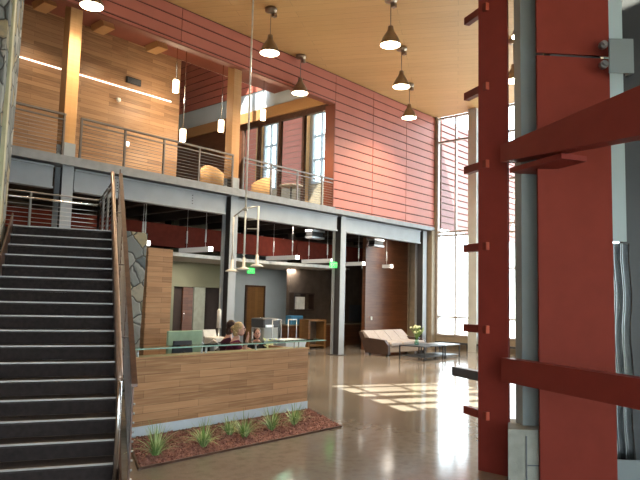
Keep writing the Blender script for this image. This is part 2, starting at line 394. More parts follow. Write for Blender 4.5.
# lower lobby shell
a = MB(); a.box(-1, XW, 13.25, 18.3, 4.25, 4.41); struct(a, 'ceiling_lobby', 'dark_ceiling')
a = MB(); a.box(14.4, 18.6, 18.0, 18.2, 0, 4.25); struct(a, 'wall_back_grey', 'grey_wall')
a = MB(); a.box(16.45, XW, 16.15, 16.3, 0, 4.25); a.box(18.6, 18.7, 16.3, 18.2, 0, 4.25); struct(a, 'wall_back_brown', 'brown_wall')
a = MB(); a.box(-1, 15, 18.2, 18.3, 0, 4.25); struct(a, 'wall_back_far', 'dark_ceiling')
a = MB(); a.box(11.9, 14.3, 17.0, 17.15, 2.05, 4.25); a.box(14.3, 14.4, 17.0, 18.2, 0, 4.25); a.box(11.9, 12.02, 17.0, 17.15, 0, 2.05); struct(a, 'wall_back_olive', 'olive_wall')
a = MB(); a.box(12.85, 13.3, 17.02, 17.1, 0, 2.05); struct(a, 'trim_5', 'pale_wall')
a = MB(); a.box(13.3, 14.3, 17.3, 17.4, 0, 2.05); a.box(12.02, 12.4, 17.1, 17.2, 0, 2.05); struct(a, 'wall_back_dark', 'dark_ceiling')
a = MB(); a.box(4.0, 11.9, 17.5, 17.6, 0, 4.25); struct(a, 'wall_back_left', 'brown_wall')
a = MB(); a.box(12.4, 12.8, 17.02, 17.08, 0, 2.03); o = struct(a, 'door_2', 'wood_dark')
h = MB(); h.tube([(12.44,16.99,.95),(12.44,16.99,1.25)], .012); h.build('door_handle', 'chrome', o)
a = MB(); a.box(16.0, 16.86, 17.94, 17.99, 0, 2.15); o = struct(a, 'door_1', 'door_wood')
a = MB(); a.box(15.93, 16.0, 17.92, 17.99, 0, 2.22); a.box(16.86, 16.93, 17.92, 17.99, 0, 2.22); a.box(16.0,16.86,17.92,17.99,2.15,2.22); a.build('door_frame', 'bronze', o)
h = MB(); h.tube([(16.78,17.9,1.0),(16.66,17.9,1.0)], .015); h.build('door_handle', 'chrome', o)
a = MB(); a.box(18.07, XW-.05, 13.9, 14.05, 0, 4.25); struct(a, 'wall_lounge', 'wood_dark')
a = MB(); a.box(20.9-.12, XW-.05, 13.86, 13.9, 0, 4.25); struct(a, 'trim_6', 'tan_wall')
# low white ceiling panel with a bright edge
a = MB(); a.prism([(9.0,14.35),(12.0,14.6),(14.0,14.75),(17.3,14.45),(18.0,14.6),(18.0,17.8),(9.0,17.4)], 2.86, 2.9)
cl = struct(a, 'ceiling_low', 'low_ceiling')
a = MB(); pts = [(9.0,14.33),(12.0,14.58),(14.0,14.73),(17.3,14.43)]
for i in range(3):
    p_, q_ = V((*pts[i],2.84)), V((*pts[i+1],2.84)); a.obox(p_, q_-p_, V((0,-.03,0)), ZV*.10)
a.build('ceiling_edge', 'white_paint', cl)
for i, (x0, x1) in enumerate(((4.5, 10.9), (10.95, 15.5), (15.55, 20.8))):
    a = MB(); a.box(x0, x1, 14.95, 15.15, 3.12, 3.75); o = a.build('lobby_beam', 'lobby_red', at=(x0,15,3.12))
    tag(o, ('dark red timber beam under the balcony, left of the middle column', 'dark red timber beam under the balcony, between middle and right columns', 'dark red timber beam under the balcony, right of the right column')[i], 'beam', 'red lobby beams')
for i, x in enumerate([7.5+1.15*k for k in range(12)]):
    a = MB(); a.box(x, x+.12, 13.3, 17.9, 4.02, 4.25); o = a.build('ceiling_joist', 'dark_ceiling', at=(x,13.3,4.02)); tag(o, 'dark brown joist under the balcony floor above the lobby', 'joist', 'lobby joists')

# ------------------------------------------------------------------ steel frame
def hcol(x, lab, wood=True, z1=4.95):
    t = thing('steel_column', lab, 'column', (x,13.03,0))
    y0, y1, hw = 12.84, 13.20, .125
    a = MB(); a.box(x-hw, x+hw, y0, y0+.025, 0, z1); a.box(x-hw, x+hw, y1-.025, y1, 0, z1); a.build('flange', 'steel_blue', t)
    a = MB(); a.box(x-.012, x+.012, y0+.025, y1-.025, 0, z1); a.build('web', 'steel_dark', t)  # web coloured dark for the shade between the flanges
    a = MB(); a.box(x-.2, x+.2, 12.8, 13.24, 0, .02); a.build('base_plate', 'steel_dark', t)
    if wood:
        a = MB(); a.bbox(x-.14, x+.14, 12.9, 13.18, z1-.35 if False else 4.95, CEIL-.06, .008); a.build('timber_post', 'wood_beam', t)
    return t
hcol(6.25, 'left steel column with honey timber upper post, behind the stair landing')
hcol(10.9, 'middle steel column with timber upper post, behind the triple hanging lamp')
hcol(15.5, 'right steel column standing in the lobby left of the sofa', wood=False, z1=4.43)
hcol(20.35, 'dark steel column by the wood wall and the tall window', wood=False, z1=4.43)
for i, (x0, x1, lab) in enumerate(((-1, 5.95, 'grey steel beam behind the landing rail, left of the left column'), (6.42, 10.62, 'grey steel beam carrying the balcony between left and middle columns'), (11.06, 15.22, 'grey steel beam carrying the balcony between middle and right columns'), (15.66, 20.1, 'grey steel beam beneath the red siding, right of the right column'))):
    t = thing('steel_beam', lab, 'beam', (x0,13,3.93), 'balcony beams')
    a = MB(); a.box(x0, x1, 12.9, 12.925, 3.97, 4.38); a.build('web', 'steel_blue', t)
    a = MB(); a.box(x0, x1, 12.86, 13.06, 3.93, 3.97); a.box(x0, x1, 12.86, 13.06, 4.38, 4.42); a.build('flange', 'steel_blue', t)
    if i in (1,):
        a = MB()
        for xx in (7.45, 9.55):
            for zz in (4.08, 4.15, 4.22, 4.29): a.tube([(xx,12.905,zz),(xx,12.89,zz)], .014, 6)
        b_ = a.build('bolt', 'steel_dark', t); b_['kind'] = 'stuff'
# balcony guard rails
def guard(x0, x1, posts, lab):
    t = thing('balcony_railing', lab, 'railing', (x0, 12.72, 4.6), 'balcony railings')
    yy = 12.76
    a = MB(); a.box(x0, x1, yy-.03, yy+.03, 5.50, 5.54); a.build('top_rail', 'rail_steel', t)
    a = MB(); a.box(x0, x1, yy-.015, yy+.015, 5.39, 5.42); a.build('middle_rail', 'rail_steel', t)
    for px in posts:
        a = MB(); a.box(px-.02, px+.02, yy-.025, yy+.025, 4.6, 5.5); a.build('post', 'rail_steel', t)
    for k in range(9):
        a = MB(); zc = 4.70+k*.078; a.tube([(x0,yy,zc),(x1,yy,zc)], .006, 5); a.build('cable', 'rail_steel', t)
guard(2.5, 6.08, (3.8, 4.95, 6.05), 'cable railing on the balcony left of the left column')
guard(6.42, 10.72, (6.44, 7.5, 8.55, 9.6, 10.7), 'cable railing on the balcony between left and middle columns')
guard(11.06, 14.8, (11.08, 12.13, 13.2, 14.3), 'cable railing on the balcony between middle column and red siding')

# ------------------------------------------------------------------ staircase
RISE, RUN, WID = .163, .2646, 1.44
P0 = V((5.03, 8.76, 2.445))                     # right end of the 15th nosing
def nos(i, s=0, dz=0): return P0 + UX*(RUN*(i-14)) + SX*s + ZV*(RISE*(i-14) + dz)   # i = 0 the first tread
st = thing('staircase', 'broad dark staircase with pale nosings climbing to the landing', 'stairs', nos(0).to_tuple()[:2] + (0,))
for i in range(17):
    p = nos(i)
    d = RUN + .02 if i < 16 else .30
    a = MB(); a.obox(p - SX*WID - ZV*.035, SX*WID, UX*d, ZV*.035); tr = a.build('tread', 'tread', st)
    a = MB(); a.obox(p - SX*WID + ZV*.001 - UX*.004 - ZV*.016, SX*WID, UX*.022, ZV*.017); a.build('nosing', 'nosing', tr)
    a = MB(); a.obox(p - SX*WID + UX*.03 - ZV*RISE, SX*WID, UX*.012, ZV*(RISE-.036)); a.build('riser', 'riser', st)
LZ = nos(16).z
LA, LB = nos(16), nos(16, -WID)
LC, LD = V((6.60,12.05,LZ)), V((4.55,12.35,LZ))
a = MB(); a.prism([(LA+UX*.3).to_tuple()[:2], LC.to_tuple()[:2], LD.to_tuple()[:2], (LB-SX*.6+UX*.3).to_tuple()[:2], (LB+UX*.3).to_tuple()[:2]], LZ-.25, LZ); a.build('landing', 'tread', st)
def stringer(s, up, dn, name='stringer'):
    a = MB(); o = 0
    pts = [nos(-.9,s), nos(-.9,s,0), nos(-.55,s,up), nos(16.2,s,up), nos(16.4,s,-dn), nos(0,s,-dn)]
    pts[0] = V((nos(-.9,s).x, nos(-.9,s).y, 0)); pts[1] = pts[0] + ZV*(.05); pts[5] = V((nos(.8,s).x, nos(.8,s).y, 0))
    a.extr(pts, SX*.02); return a.build(name, 'bronze', st)
stringer(.005, .06, .25); stringer(-WID-.03, .16, .25)
rl = thing('stair_railing', 'bronze guard rail with steel handrail on the right side of the stairs', 'railing', tuple(nos(-1,.09).to_tuple()[:2]) + (0,))
GO = .075
a = MB(); a.obox(nos(-1,GO-.01,.90), SX*.055, nos(16.2,GO)-nos(-1,GO), ZV*.03); a.build('top_rail', 'bronze', rl)
for k in (-1, 4.7, 10.4, 16.1):
    q = nos(k, GO); z0 = max(0, q.z-.25); hgt = q.z+.90 - z0 + (.10 if k > 16 else 0)
    a = MB(); a.obox(V((q.x,q.y,z0)), SX*.014, UX*.075, ZV*hgt); po = a.build('post', 'bronze', rl)
    if k == -1:
        for j in range(9):
            b_ = MB(); b_.tube([V((q.x,q.y,.06+j*.085))+UX*.035+SX*.014, V((q.x,q.y,.06+j*.085))+UX*.035+SX*.035], .011, 6)
            b_.build('cable_fitting', 'silver', po)
for j in range(8):
    a = MB(); dz = .12+j*.095; a.tube([nos(-.9,GO+.007,dz), nos(16.1,GO+.007,dz)], .005, 5); a.build('cable', 'rail_steel', rl)
HO = -.03
a = MB(); a.tube([nos(-.35,HO,.84), nos(.0,HO,.88), nos(8,HO,.88), nos(16.0,HO,.88), nos(16.5,HO,.89)], .03, 10); a.build('handrail', 'hand_rail', rl)
q = nos(-.45,HO)
a = MB(); a.tube([nos(-.0,HO,.86), nos(-.35,HO,.80), V((q.x,q.y,0))+UX*(-.02)+ZV*.72, V((q.x,q.y,0.0))+UX*(-.04)], .024, 10); a.build('end_post', 'chrome', rl)
for k in (2, 7, 12):
    a = MB(); a.tube([nos(k,HO,.865), nos(k,HO+.03,.82), nos(k,GO,.82)], .008, 6); a.build('bracket', 'rail_steel', rl)
ll = thing('stair_railing', 'left stair guard in dark bronze beside the stone tower', 'railing', nos(8,-WID-.1).to_tuple())
a = MB(); a.obox(nos(0,-WID-.14,.93), SX*.05, nos(9.3,0)-nos(0,0), ZV*.03); a.build('top_rail', 'bronze', ll)
for k in (0.2, 9): a = MB(); q = nos(k,-WID-.12); a.obox(q-ZV*min(.2,q.z), SX*.014, UX*.06, ZV*(.93+min(.2,q.z))); a.build('post', 'bronze', ll)
# landing rails
t = thing('landing_railing', 'silver cable railing at the back and right of the stair landing', 'railing', LD.to_tuple())
def run_rail(A, B, n):
    for zz, r in ((.91, .018), (.80, .024)):
        a = MB(); a.tube([A+ZV*zz, B+ZV*zz], r, 8); a.build('handrail' if r > .02 else 'top_rail', 'chrome' if r > .02 else 'rail_steel', t)
    for k in range(n+1):
        q = A.lerp(B, k/n); a = MB(); a.box(q.x-.018, q.x+.018, q.y-.018, q.y+.018, q.z, q.z+.91); a.build('post', 'silver', t)
    for k in range(8):
        a = MB(); a.tube([A+ZV*(.08+.085*k), B+ZV*(.08+.085*k)], .006, 5); a.build('cable', 'silver', t)
BL, BR = V((3.7,12.46,LZ)), V((6.56,12.03,LZ))
BL = V((3.9,12.40,LZ)); 
run_rail(BL, BR, 2)
run_rail(BR, nos(16,.02)+UX*.35, 3)

# stone tower and pier
a = MB()
def tring(z_, s_): return [tuple(us(8.9,s_,z_)), tuple(us(10.55,s_,z_)), tuple(us(10.55,-4.2,z_)), tuple(us(8.9,-4.2,z_))]
a.rings([tring(0,-1.22), tring(2.5,-1.11), tring(4.5,-1.08), tring(CEIL-.01,-1.04)])
t = thing('stone_tower', 'tall grey fieldstone tower left of the stairs with a pale strip', 'tower', us(9.5,-2.5).to_tuple())
a.build('masonry', 'stone', t)
a = MB(); a.obox(us(9.22,-1.14,2.2), UX*.2, SX*.10, ZV*(CEIL-2.25)); a.build('trim_strip', 'pale_trim', t)
a = MB(); a.rings([[(5.92,10.0,0),(6.36,10.0,0),(6.36,10.45,0),(5.92,10.45,0)], [(5.92,10.0,1.4),(6.40,10.0,1.4),(6.40,10.45,1.4),(5.92,10.45,1.4)], [(5.94,10.0,2.88),(6.44,10.0,2.88),(6.44,10.45,2.88),(5.94,10.45,2.88)]])
o = a.build('stone_pier', 'stone', at=(6.2,10.2,0)); tag(o, 'short fieldstone pier between the stair rail and wood panel', 'pier')
a = MB(); a.box(6.47, 7.01, 10.0, 10.18, 0, 2.62); o = a.build('wood_partition', 'wood_counter', at=(6.7,10.1,0)); tag(o, 'upright wood plank partition behind the reception desk beside stone pier', 'partition')

# ------------------------------------------------------------------ reception counter
t = thing('reception_counter', 'long plank fronted reception counter behind the planting bed', 'counter', (5.9,7.2,0))
a = MB(); a.box(4.34, 7.50, 6.90, 6.98, .135, .955); a.build('front_panel', 'wood_counter', t)
a = MB(); a.box(4.34, 7.50, 6.885, 6.97, 0, .135); a.build('kick_plate', 'kick', t)
a = MB(); a.box(7.43, 7.50, 6.98, 7.75, 0, .955); a.build('end_panel', 'wood_counter', t)
a = MB(); a.box(4.34, 7.51, 6.89, 7.16, .956, .975); a.build('top', 'wood_counter', t)
a = MB(); a.box(4.34, 7.43, 6.98, 7.75, .71, .75); a.build('desk_top', 'graphite', t)
t = thing('glass_shelf', 'narrow green edged glass shelf on short posts above the counter', 'shelf', (5.9,7.0,.975))
a = MB(); a.box(4.34, 7.95, 6.93, 7.20, 1.068, 1.080); a.build('glass_sheet', 'glass_green', t)
a = MB(); a.box(4.34, 7.95, 6.922, 6.93, 1.066, 1.082); a.box(7.95, 7.958, 6.922, 7.2, 1.066, 1.082); o = a.build('glass_edge', 'edge_green', t); o['label'] = 'pale green polished glass edge'
for x in (4.45, 5.45, 5.52, 6.45, 7.28, 7.38):
    a = MB(); a.lathe((x,7.0,.975), [(.022,0),(.012,.01),(.012,.085),(.02,.093)], 8); a.build('standoff', 'silver', t)

# planting bed
t = thing('planting_bed', 'thin bronze edging around the red rock planting bed', 'planter', (5.5,6.2,0))
a = MB()
for i in range(4):
    p_, q_ = V((*bed[i],0)), V((*bed[(i+1)%4],0)); d = (q_-p_); nrm = V((-d.y,d.x,0)).normalized()*.02
    a.obox(p_, d, nrm, ZV*.022)
a.build('edging', 'bronze', t)
def inbed(x, y): 
    s_ = [(bed[(i+1)%4][0]-bed[i][0])*(y-bed[i][1])-(bed[(i+1)%4][1]-bed[i][1])*(x-bed[i][0]) for i in range(4)]
    return all(v_ > .03 for v_ in s_)
a = MB(); a.prism([(bed[0][0]+.03,bed[0][1]+.02),(bed[1][0]-.03,bed[1][1]+.02),(bed[2][0]-.03,bed[2][1]-.02),(bed[3][0]+.03,bed[3][1]-.02)], .001, .014)
for _ in range(5200):
    x, y = random.uniform(3.6,7.6), random.uniform(5.6,6.9)
    if not inbed(x, y): continue
    r = random.uniform(.010,.028); zz = random.uniform(.010,.03)
    pts = [V((random.uniform(.6,1)*dx, random.uniform(.6,1)*dy, random.uniform(.5,.9)*dz))*r + V((x,y,zz)) for dx, dy, dz in ((1,0,0),(-1,0,0),(0,1,0),(0,-1,0),(.2,.2,1),(-.2,-.2,-1))]
    a.add(pts, [(0,2,4),(2,1,4),(1,3,4),(3,0,4),(2,0,5),(1,2,5),(3,1,5),(0,3,5)])
o = a.build('lava_rock_mulch', 'lava_rock'); o['kind'] = 'stuff'; tag(o, 'reddish brown lava rock mulch filling the bed before the counter', 'mulch')
plab = ['grass plant in the rock bed nearest the stairs, tallest tuft', 'grass plant in the rock bed, second from the stairs', 'small grass tuft close to the counter base, third from the stairs', 'spreading grass plant in the rock bed, fourth from the stairs', 'grass plant in the rock bed, fifth from the stairs', 'grass plant at the far tip of the rock bed']
for i, (x, y, h_) in enumerate(((4.05,5.93,.42),(4.70,5.93,.38),(5.33,6.22,.28),(5.37,5.98,.36),(5.93,6.08,.36),(6.40,6.12,.34))):
    t = thing('grass_plant', plab[i], 'plant', (x,y,.01), 'plants in the rock bed')
    for mt, cnt, nm in (('leaf', 60, 'leaf_blades'), ('leaf_pale', 50, 'pale_blades')):
        a = MB()
        for _ in range(cnt):
            an = random.uniform(0, 6.28); L = h_*random.uniform(.5,1.1); out_ = random.uniform(.2,.95); d = V((math.cos(an),math.sin(an),0)); sd_ = V((-d.y,d.x,0))
            pr = []
            for k in range(5):
                tt = k/4; pr.append((V((x,y,.01)) + d*(.02+L*out_*tt**1.3) + ZV*(L*(tt*(1.15-out_*.2) - .75*out_*tt*tt)), .008*(1-tt*.85)))
            vs = []; 
            for p_, w_ in pr: vs += [p_-sd_*w_, p_+sd_*w_]
            a.add(vs, [(2*k,2*k+1,2*k+3,2*k+2) for k in range(4)], True)
        a.build(nm, mt, t)['kind'] = 'stuff'

# ------------------------------------------------------------------ ceiling pendants
def make_pendant(loc, lab):
    t = thing('pendant_lamp', lab, 'lamp', loc, 'bell pendants under the timber ceiling')
    x, y, z = loc
    a = MB(); a.lathe((x,y,z-.12), [(.05,0),(.15,.03),(.15,.10),(.10,.118)], 14); a.build('canopy', 'shade_metal', t)
    a = MB(); a.box(x+.06, x+.16, y-.06, y+.04, z-.2, z-.1); a.build('junction_box', 'shade_metal', t)
    a = MB(); a.tube([(x,y,z-.12),(x,y,z-.80)], .010, 6); a.build('stem', 'rail_steel', t)
    b0 = z-1.17
    a = MB(); a.lathe((x,y,b0), [(.245,0),(.25,.012),(.24,.05),(.205,.14),(.155,.23),(.105,.31),(.075,.36),(.065,.46),(.02,.48)], 18, caps=False); s_ = a.build('shade', 'shade_metal', t)
    a = MB(); a.lathe((x,y,b0+.012), [(.15,-.035),(.235,-.01),(.235,0),(.12,.03)], 18); a.build('lens', 'lamp_warm', s_)
    return t
PL = [((10.31,11.04),'bell pendant near the red siding, left of the thin middle cable'),((12.98,12.54),'bell pendant hanging right against the red siding'),((11.75,8.42),'bell pendant nearest the camera in the middle row'),((14.33,9.87),'bell pendant, second in the middle row'),((17.0,11.38),'bell pendant farthest back, in front of the corner siding'),((6.2,12.16),'bell pendant at the top left above the timber post'),((15.8,7.2),'bell pendant seen through the gap beside the red fin'),((13.2,5.8),'bell pendant partly behind the pale column edge at top')]
pen0 = None
for (x, y), lab in PL:
    if pen0 is None: pen0 = make_pendant((x,y,CEIL), lab)
    else: dup(pen0, (x,y,CEIL), lab)
for i, (x, y, zt) in enumerate(((10.31,11.04,0),(12.98,12.54,0),(11.75,8.42,0),(14.33,9.87,0),(17.0,11.38,0),(6.2,12.16,0),(15.8,7.2,0),(13.2,5.8,0))):
    L = bpy.data.lights.new('pendant_light', 'SPOT'); L.energy = 420; L.color = (1,.78,.50); L.spot_size = math.radians(150); L.spot_blend = .8; L.shadow_soft_size = .2
    o = bpy.data.objects.new('pendant_light', L); COL.objects.link(o); o.location = (x,y,CEIL-1.25)

# cylinder pendants upstairs
cl = ['glass cylinder pendant hanging highest before the wood wall', 'glass cylinder pendant hanging lowest, near the wood wall end', 'glass cylinder pendant in front of the grey band, left of the timber post', 'glass cylinder pendant right of the middle timber post']
c0 = None
for i, (x, zc) in enumerate(((10.0,7.42),(10.31,6.08),(11.66,6.66),(13.34,7.40))):
    t = thing('cylinder_pendant', cl[i], 'lamp', (x,14.5,zc), 'cylinder pendants upstairs')
    a = MB(); a.tube([(x,14.5,zc+.36),(x,14.5,CEIL-.05)], .012, 6); a.build('stem', 'chrome', t)
    a = MB(); a.lathe((x,14.5,zc), [(.075,0),(.085,.01),(.085,.33),(.07,.35)], 14); a.build('glass_shade', 'lamp_tube', t)
    a = MB(); a.lathe((x,14.5,zc+.34), [(.09,0),(.09,.03),(.02,.05)], 14); a.build('cap', 'shade_metal', t)
    L = bpy.data.lights.new('cylinder_light', 'POINT'); L.energy = 26; L.color = (1,.80,.55); L.shadow_soft_size = .12
    o = bpy.data.objects.new('cylinder_light', L); COL.objects.link(o); o.location = (x,14.5,zc-.2)

# linear pendants in the lobby
ll_ = ['linear pendant just right of the stone pier', 'linear pendant above the wood partition edge, left of middle column', 'linear pendant right of the triple hanging lamp', 'linear pendant left of the right column', 'linear pendant just right of the right column', 'linear pendant farthest right, before the dark wood wall']
for i, x in enumerate((8.71, 10.68, 14.09, 15.77, 17.45, 19.14)):
    y0, y1, zc = 13.5, 15.0-.1, 3.03
    if i == 0: y1 = 13.95
    t = thing('linear_pendant', ll_[i], 'lamp', (x,14,zc), 'linear pendants under the balcony')
    a = MB(); a.box(x-.07, x+.07, y0+.03, y1-.03, zc-.06, zc+.065); a.build('housing', 'lamp_housing', t)
    a = MB(); a.box(x-.065, x+.065, y0, y0+.03, zc-.06, zc+.065); a.build('end_cap', 'lamp_white', t)
    for yy in (y0+.25, y1-.3):
        a = MB(); a.tube([(x,yy,zc+.05),(x,yy,4.25)], .006, 5); a.tube([(x,yy,zc+.2),(x,yy,zc+.55)], .022, 6); a.build('suspension_rod', 'white_paint', t)
for x, lab in ((14.9, 'small grey ceiling speaker box under the balcony left of the right column'), (18.2, 'small grey ceiling speaker box under the balcony before the wood wall')):
    t = thing('ceiling_speaker', lab, 'speaker', (x,13.5,3.7))
    a = MB(); a.box(x-.3, x+.3, 13.4, 13.7, 3.68, 3.74); a.box(x-.3, x+.3, 13.4, 13.7, 3.9, 3.96); a.build('bracket', 'silver', t)
    a = MB(); a.box(x-.26, x+.26, 13.42, 13.68, 3.74, 3.9); a.build('cabinet', 'black', t)
    a = MB(); a.tube([(x,13.55,3.96),(x,13.55,4.25)], .02, 6); a.build('mount', 'silver', t)

# triple pendant on a long rod
x, y = 9.575, 10.89
IR = V((.66,-.75,0))
t = thing('triple_pendant', 'three disc lamps on white rods hanging from one long cable', 'lamp', (x,y,CEIL))
a = MB(); a.tube([(x,y,3.80),(x,y,CEIL)], .022, 8); a.build('main_rod', 'white_paint', t)
a = MB(); a.lathe((x,y,CEIL-.06), [(.08,0),(.08,.055)], 12); a.build('canopy', 'silver', t)
c = V((x,y,3.78)); dn = ((-.27, 3.60, 2.33), (0, 3.78, 2.38), (.30, 3.86, 2.46))
a = MB(); a.tube([c+IR*-.27+ZV*(-.18), c+IR*-.05, c+IR*.30+ZV*.08], .018, 6); a.build('cross_bar', 'silver', t)
a = MB(); a.tube([c+IR*.30+ZV*.02+V((0,.0,-.25)), c+IR*.05+ZV*-.25], .012, 6); a.tube([c+IR*.30+V((0,0,-.45)), c+IR*.05+ZV*-.45], .012, 6); a.lathe(c-ZV*.04, [(.05,0),(.05,.08)], 8); a.build('hub', 'silver', t)
for d_, z0, z1 in dn:
    q = V((x,y,0))+IR*d_
    a = MB(); a.tube([(q.x,q.y,z1+.12),(q.x,q.y,z0)], .02, 8); a.build('drop_rod', 'white_paint', t)
    a = MB(); a.lathe((q.x,q.y,z1), [(.15,0),(.155,.012),(.09,.05),(.035,.07),(.03,.28)], 16); a.build('disc_shade', 'white_paint', t)

# ------------------------------------------------------------------ upstairs details
a = MB(); a.box(3.5, 10.6, 15.56, 15.6, 7.50, 7.525); o = a.build('light_strip', 'strip_glow', at=(7,15.5,7.5)); tag(o, 'thin glowing light strip along the upstairs wood wall', 'light')
for i, x in enumerate((6.5, 8.3, 9.9)):
    L = bpy.data.lights.new('wall_wash', 'SPOT'); L.energy = 55; L.color = (1,.80,.55); L.spot_size = math.radians(110); L.spot_blend = 1; L.shadow_soft_size = .15
    o = bpy.data.objects.new('wall_wash', L); COL.objects.link(o); o.location = (x,14.6,8.3); o.rotation_euler = (V((x,15.6,5.4))-V((x,14.6,8.3))).to_track_quat('-Z','Y').to_euler()
t = thing('wall_vent', 'dark louvred air vent high on the upstairs wood wall', 'vent', (9.32,15.6,7.7))
a = MB(); a.box(9.09, 9.55, 15.55, 15.6, 7.69, 7.87); a.build('frame', 'black', t)
a = MB(); [a.box(9.12, 9.52, 15.53, 15.55, 7.71+k*.03, 7.725+k*.03) for k in range(5)]; a.build('slats', 'graphite', t)
a = MB(); a.lathe((8.86,15.52,7.05), [(.02,0),(.055,.02),(.06,.06),(.05,.1)], 12); a.box(8.82,8.90,15.52,15.6,7.12,7.17); o = a.build('dome_camera', 'white_paint', at=(8.86,15.5,7.05)); tag(o, 'small white dome camera on the upstairs wood wall', 'camera')
a = MB(); a.box(9.2, 9.28, 15.57, 15.6, 5.9, 6.02); o = a.build('wall_light', 'lamp_white', at=(9.24,15.6,5.9)); tag(o, 'tiny white fitting low on the upstairs wood wall', 'light')
for i, (x, y) in enumerate(((6.45,15.1),(8.05,15.15),(9.75,15.2))):
    a = MB(); a.extr([(x-.16,y-.28,CEIL-.05),(x+.16,y-.28,CEIL-.05),(x+.22,y-.28,CEIL-.2),(x-.1,y-.28,CEIL-.2)], (0,.6,0)); o = a.build('timber_block', 'wood_beam', at=(x,y,CEIL-.2)); tag(o, ('cut timber beam end by the stone tower', 'cut timber beam end right of the left timber post', 'cut timber beam end above the wall vent')[i], 'beam end', 'timber beam ends')
def tub_chair(x, y, rz, lab, mat='tan_fabric'):
    t = thing('tub_chair', lab, 'chair', (x,y,4.6), 'tub chairs upstairs')
    def R_(px, py, pz): return V((x+px*math.cos(rz)-py*math.sin(rz), y+px*math.sin(rz)+py*math.cos(rz), 4.6+pz))
    a = MB(); inn, outr = .30, .40; rs = []
    n = 15
    for k in range(n):
        an = math.radians(-10 + 200*k/(n-1)); h_ = .62 + .24*math.sin(math.radians(180*k/(n-1)))
        cx, sy = math.cos(an), math.sin(an)
        rs.append([R_(outr*cx, outr*sy, .16), R_(inn*cx, inn*sy, .16), R_(inn*cx, inn*sy, h_-.03), R_((inn+outr)/2*cx, (inn+outr)/2*sy, h_), R_(outr*cx, outr*sy, h_-.03)])
    a.rings(rs, True, True); a.build('backrest', mat, t)
    a = MB(); a.lathe(R_(0,0,0), [(.29,.2),(.31,.24),(.31,.40),(.28,.44)], 16); a.build('seat', mat, t)
    for px, py in ((.22,.22),(-.22,.22),(.22,-.2),(-.22,-.2)):
        a = MB(); a.tube([R_(px,py,0), R_(px,py,.2)], [.018,.025], 6); a.build('leg', 'bronze', t)
tub_chair(13.1, 14.3, math.radians(200), 'tan tub chair upstairs right of the middle column')
tub_chair(11.85, 14.9, math.radians(150), 'pale tub chair upstairs left of the middle column')
tub_chair(11.25, 14.2, math.radians(95), 'orange lit tub chair upstairs, second left of middle column')
t = thing('cafe_table', 'round table upstairs near the end of the balcony railing', 'table', (14.1,13.9,4.6))
a = MB(); a.lathe((14.1,13.9,5.3), [(.36,0),(.38,.015),(.38,.03)], 20); a.build('tabletop', 'white_paint', t)
a = MB(); a.lathe((14.1,13.9,4.6), [(.22,0),(.22,.015),(.03,.03),(.03,.7)], 12); a.build('pedestal', 'black', t)
a = MB(); a.box(10.92, 11.0, 16.3, 16.5, 8.2, 8.35); o = a.build('wall_speaker', 'bronze', at=(10.95,16.4,8.2)); tag(o, 'small dark bracket speaker upstairs beside the wood wall end', 'speaker')

# ------------------------------------------------------------------ lobby furniture
def exit_sign(x, y, z, lab, w=.32):
    t = thing('exit_sign', lab, 'sign', (x,y,z), 'exit signs')
    a = MB(); a.box(x-w/2, x+w/2, y, y+.04, z, z+.19); a.build('sign_body', 'exit_green', t)
    a = MB(); a.tube([(x,y+.02,z+.19),(x,y+.02,z+.3)], .012, 6) if y > 14 else a.box(x+w/2, x+w/2+.02, y, y+.04, z+.05, z+.14); a.build('mount', 'silver', t)
    cu = bpy.data.curves.new('lettering', 'FONT'); cu.body = 'EXIT'; cu.size = .17; cu.align_x = 'CENTER'; cu.extrude = .002
    cu.materials.append(M['white_paint']); tmp = bpy.data.objects.new('tmp', cu); COL.objects.link(tmp); dg = bpy.context.evaluated_depsgraph_get(); dg.update(); me = bpy.data.meshes.new_from_object(tmp.evaluated_get(dg)); bpy.data.objects.remove(tmp)
    o = bpy.data.objects.new('lettering', me); COL.objects.link(o); o.parent = t; o.location = (0,-.004,.035); o.rotation_euler = (math.pi/2,0,0)
exit_sign(15.21, 12.98, 2.76, 'green exit sign at the left edge of the right column')
exit_sign(14.6, 16.2, 2.58, 'green exit sign hanging behind the triple disc lamp')
# sofa
t = thing('sofa', 'long beige sofa with dark end panel by the lounge wall', 'sofa', (17.3,12.2,0))
sx0, sx1 = 16.45, 18.75
a = MB(); a.bbox(sx0+.12, sx1-.12, 11.75, 12.55, .10, .30, .03); a.build('base', 'sofa_tan', t)
for k in range(3):
    w3 = (sx1-sx0-.28)/3; xa = sx0+.14+k*w3
    a = MB(); a.bbox(xa+.01, xa+w3-.01, 11.70, 12.40, .30, .44, .04); a.build('seat_cushion', 'sofa_beige', t)
n4 = 4
for k in range(n4):
    w4 = (sx1-sx0-.04)/n4; xa = sx0+.02+k*w4; a = MB()
    prof = [(12.32,.40),(12.60,.36),(12.86,.70),(12.84,.76),(12.74,.76)]
    a.rings([[(xa+.01,p_[0],p_[1]) for p_ in prof], [(xa+w4-.01,p_[0],p_[1]) for p_ in prof]]); a.build('back_cushion', 'sofa_beige', t)
for xa in (sx0, sx1-.12):
    a = MB(); pr = [(11.70,.06),(12.62,.06),(12.90,.72),(12.76,.72),(12.66,.55),(11.86,.50),(11.72,.34)]
    a.rings([[(xa,p_[0],p_[1]) for p_ in pr], [(xa+.12,p_[0],p_[1]) for p_ in pr]]); a.build('side_panel', 'sofa_brown', t)
for xa, ya in ((sx0+.1,11.8),(sx1-.1,11.8),(sx0+.1,12.5),(sx1-.1,12.5)):
    a = MB(); a.box(xa-.03, xa+.03, ya-.03, ya+.03, 0, .1); a.build('leg', 'black', t)
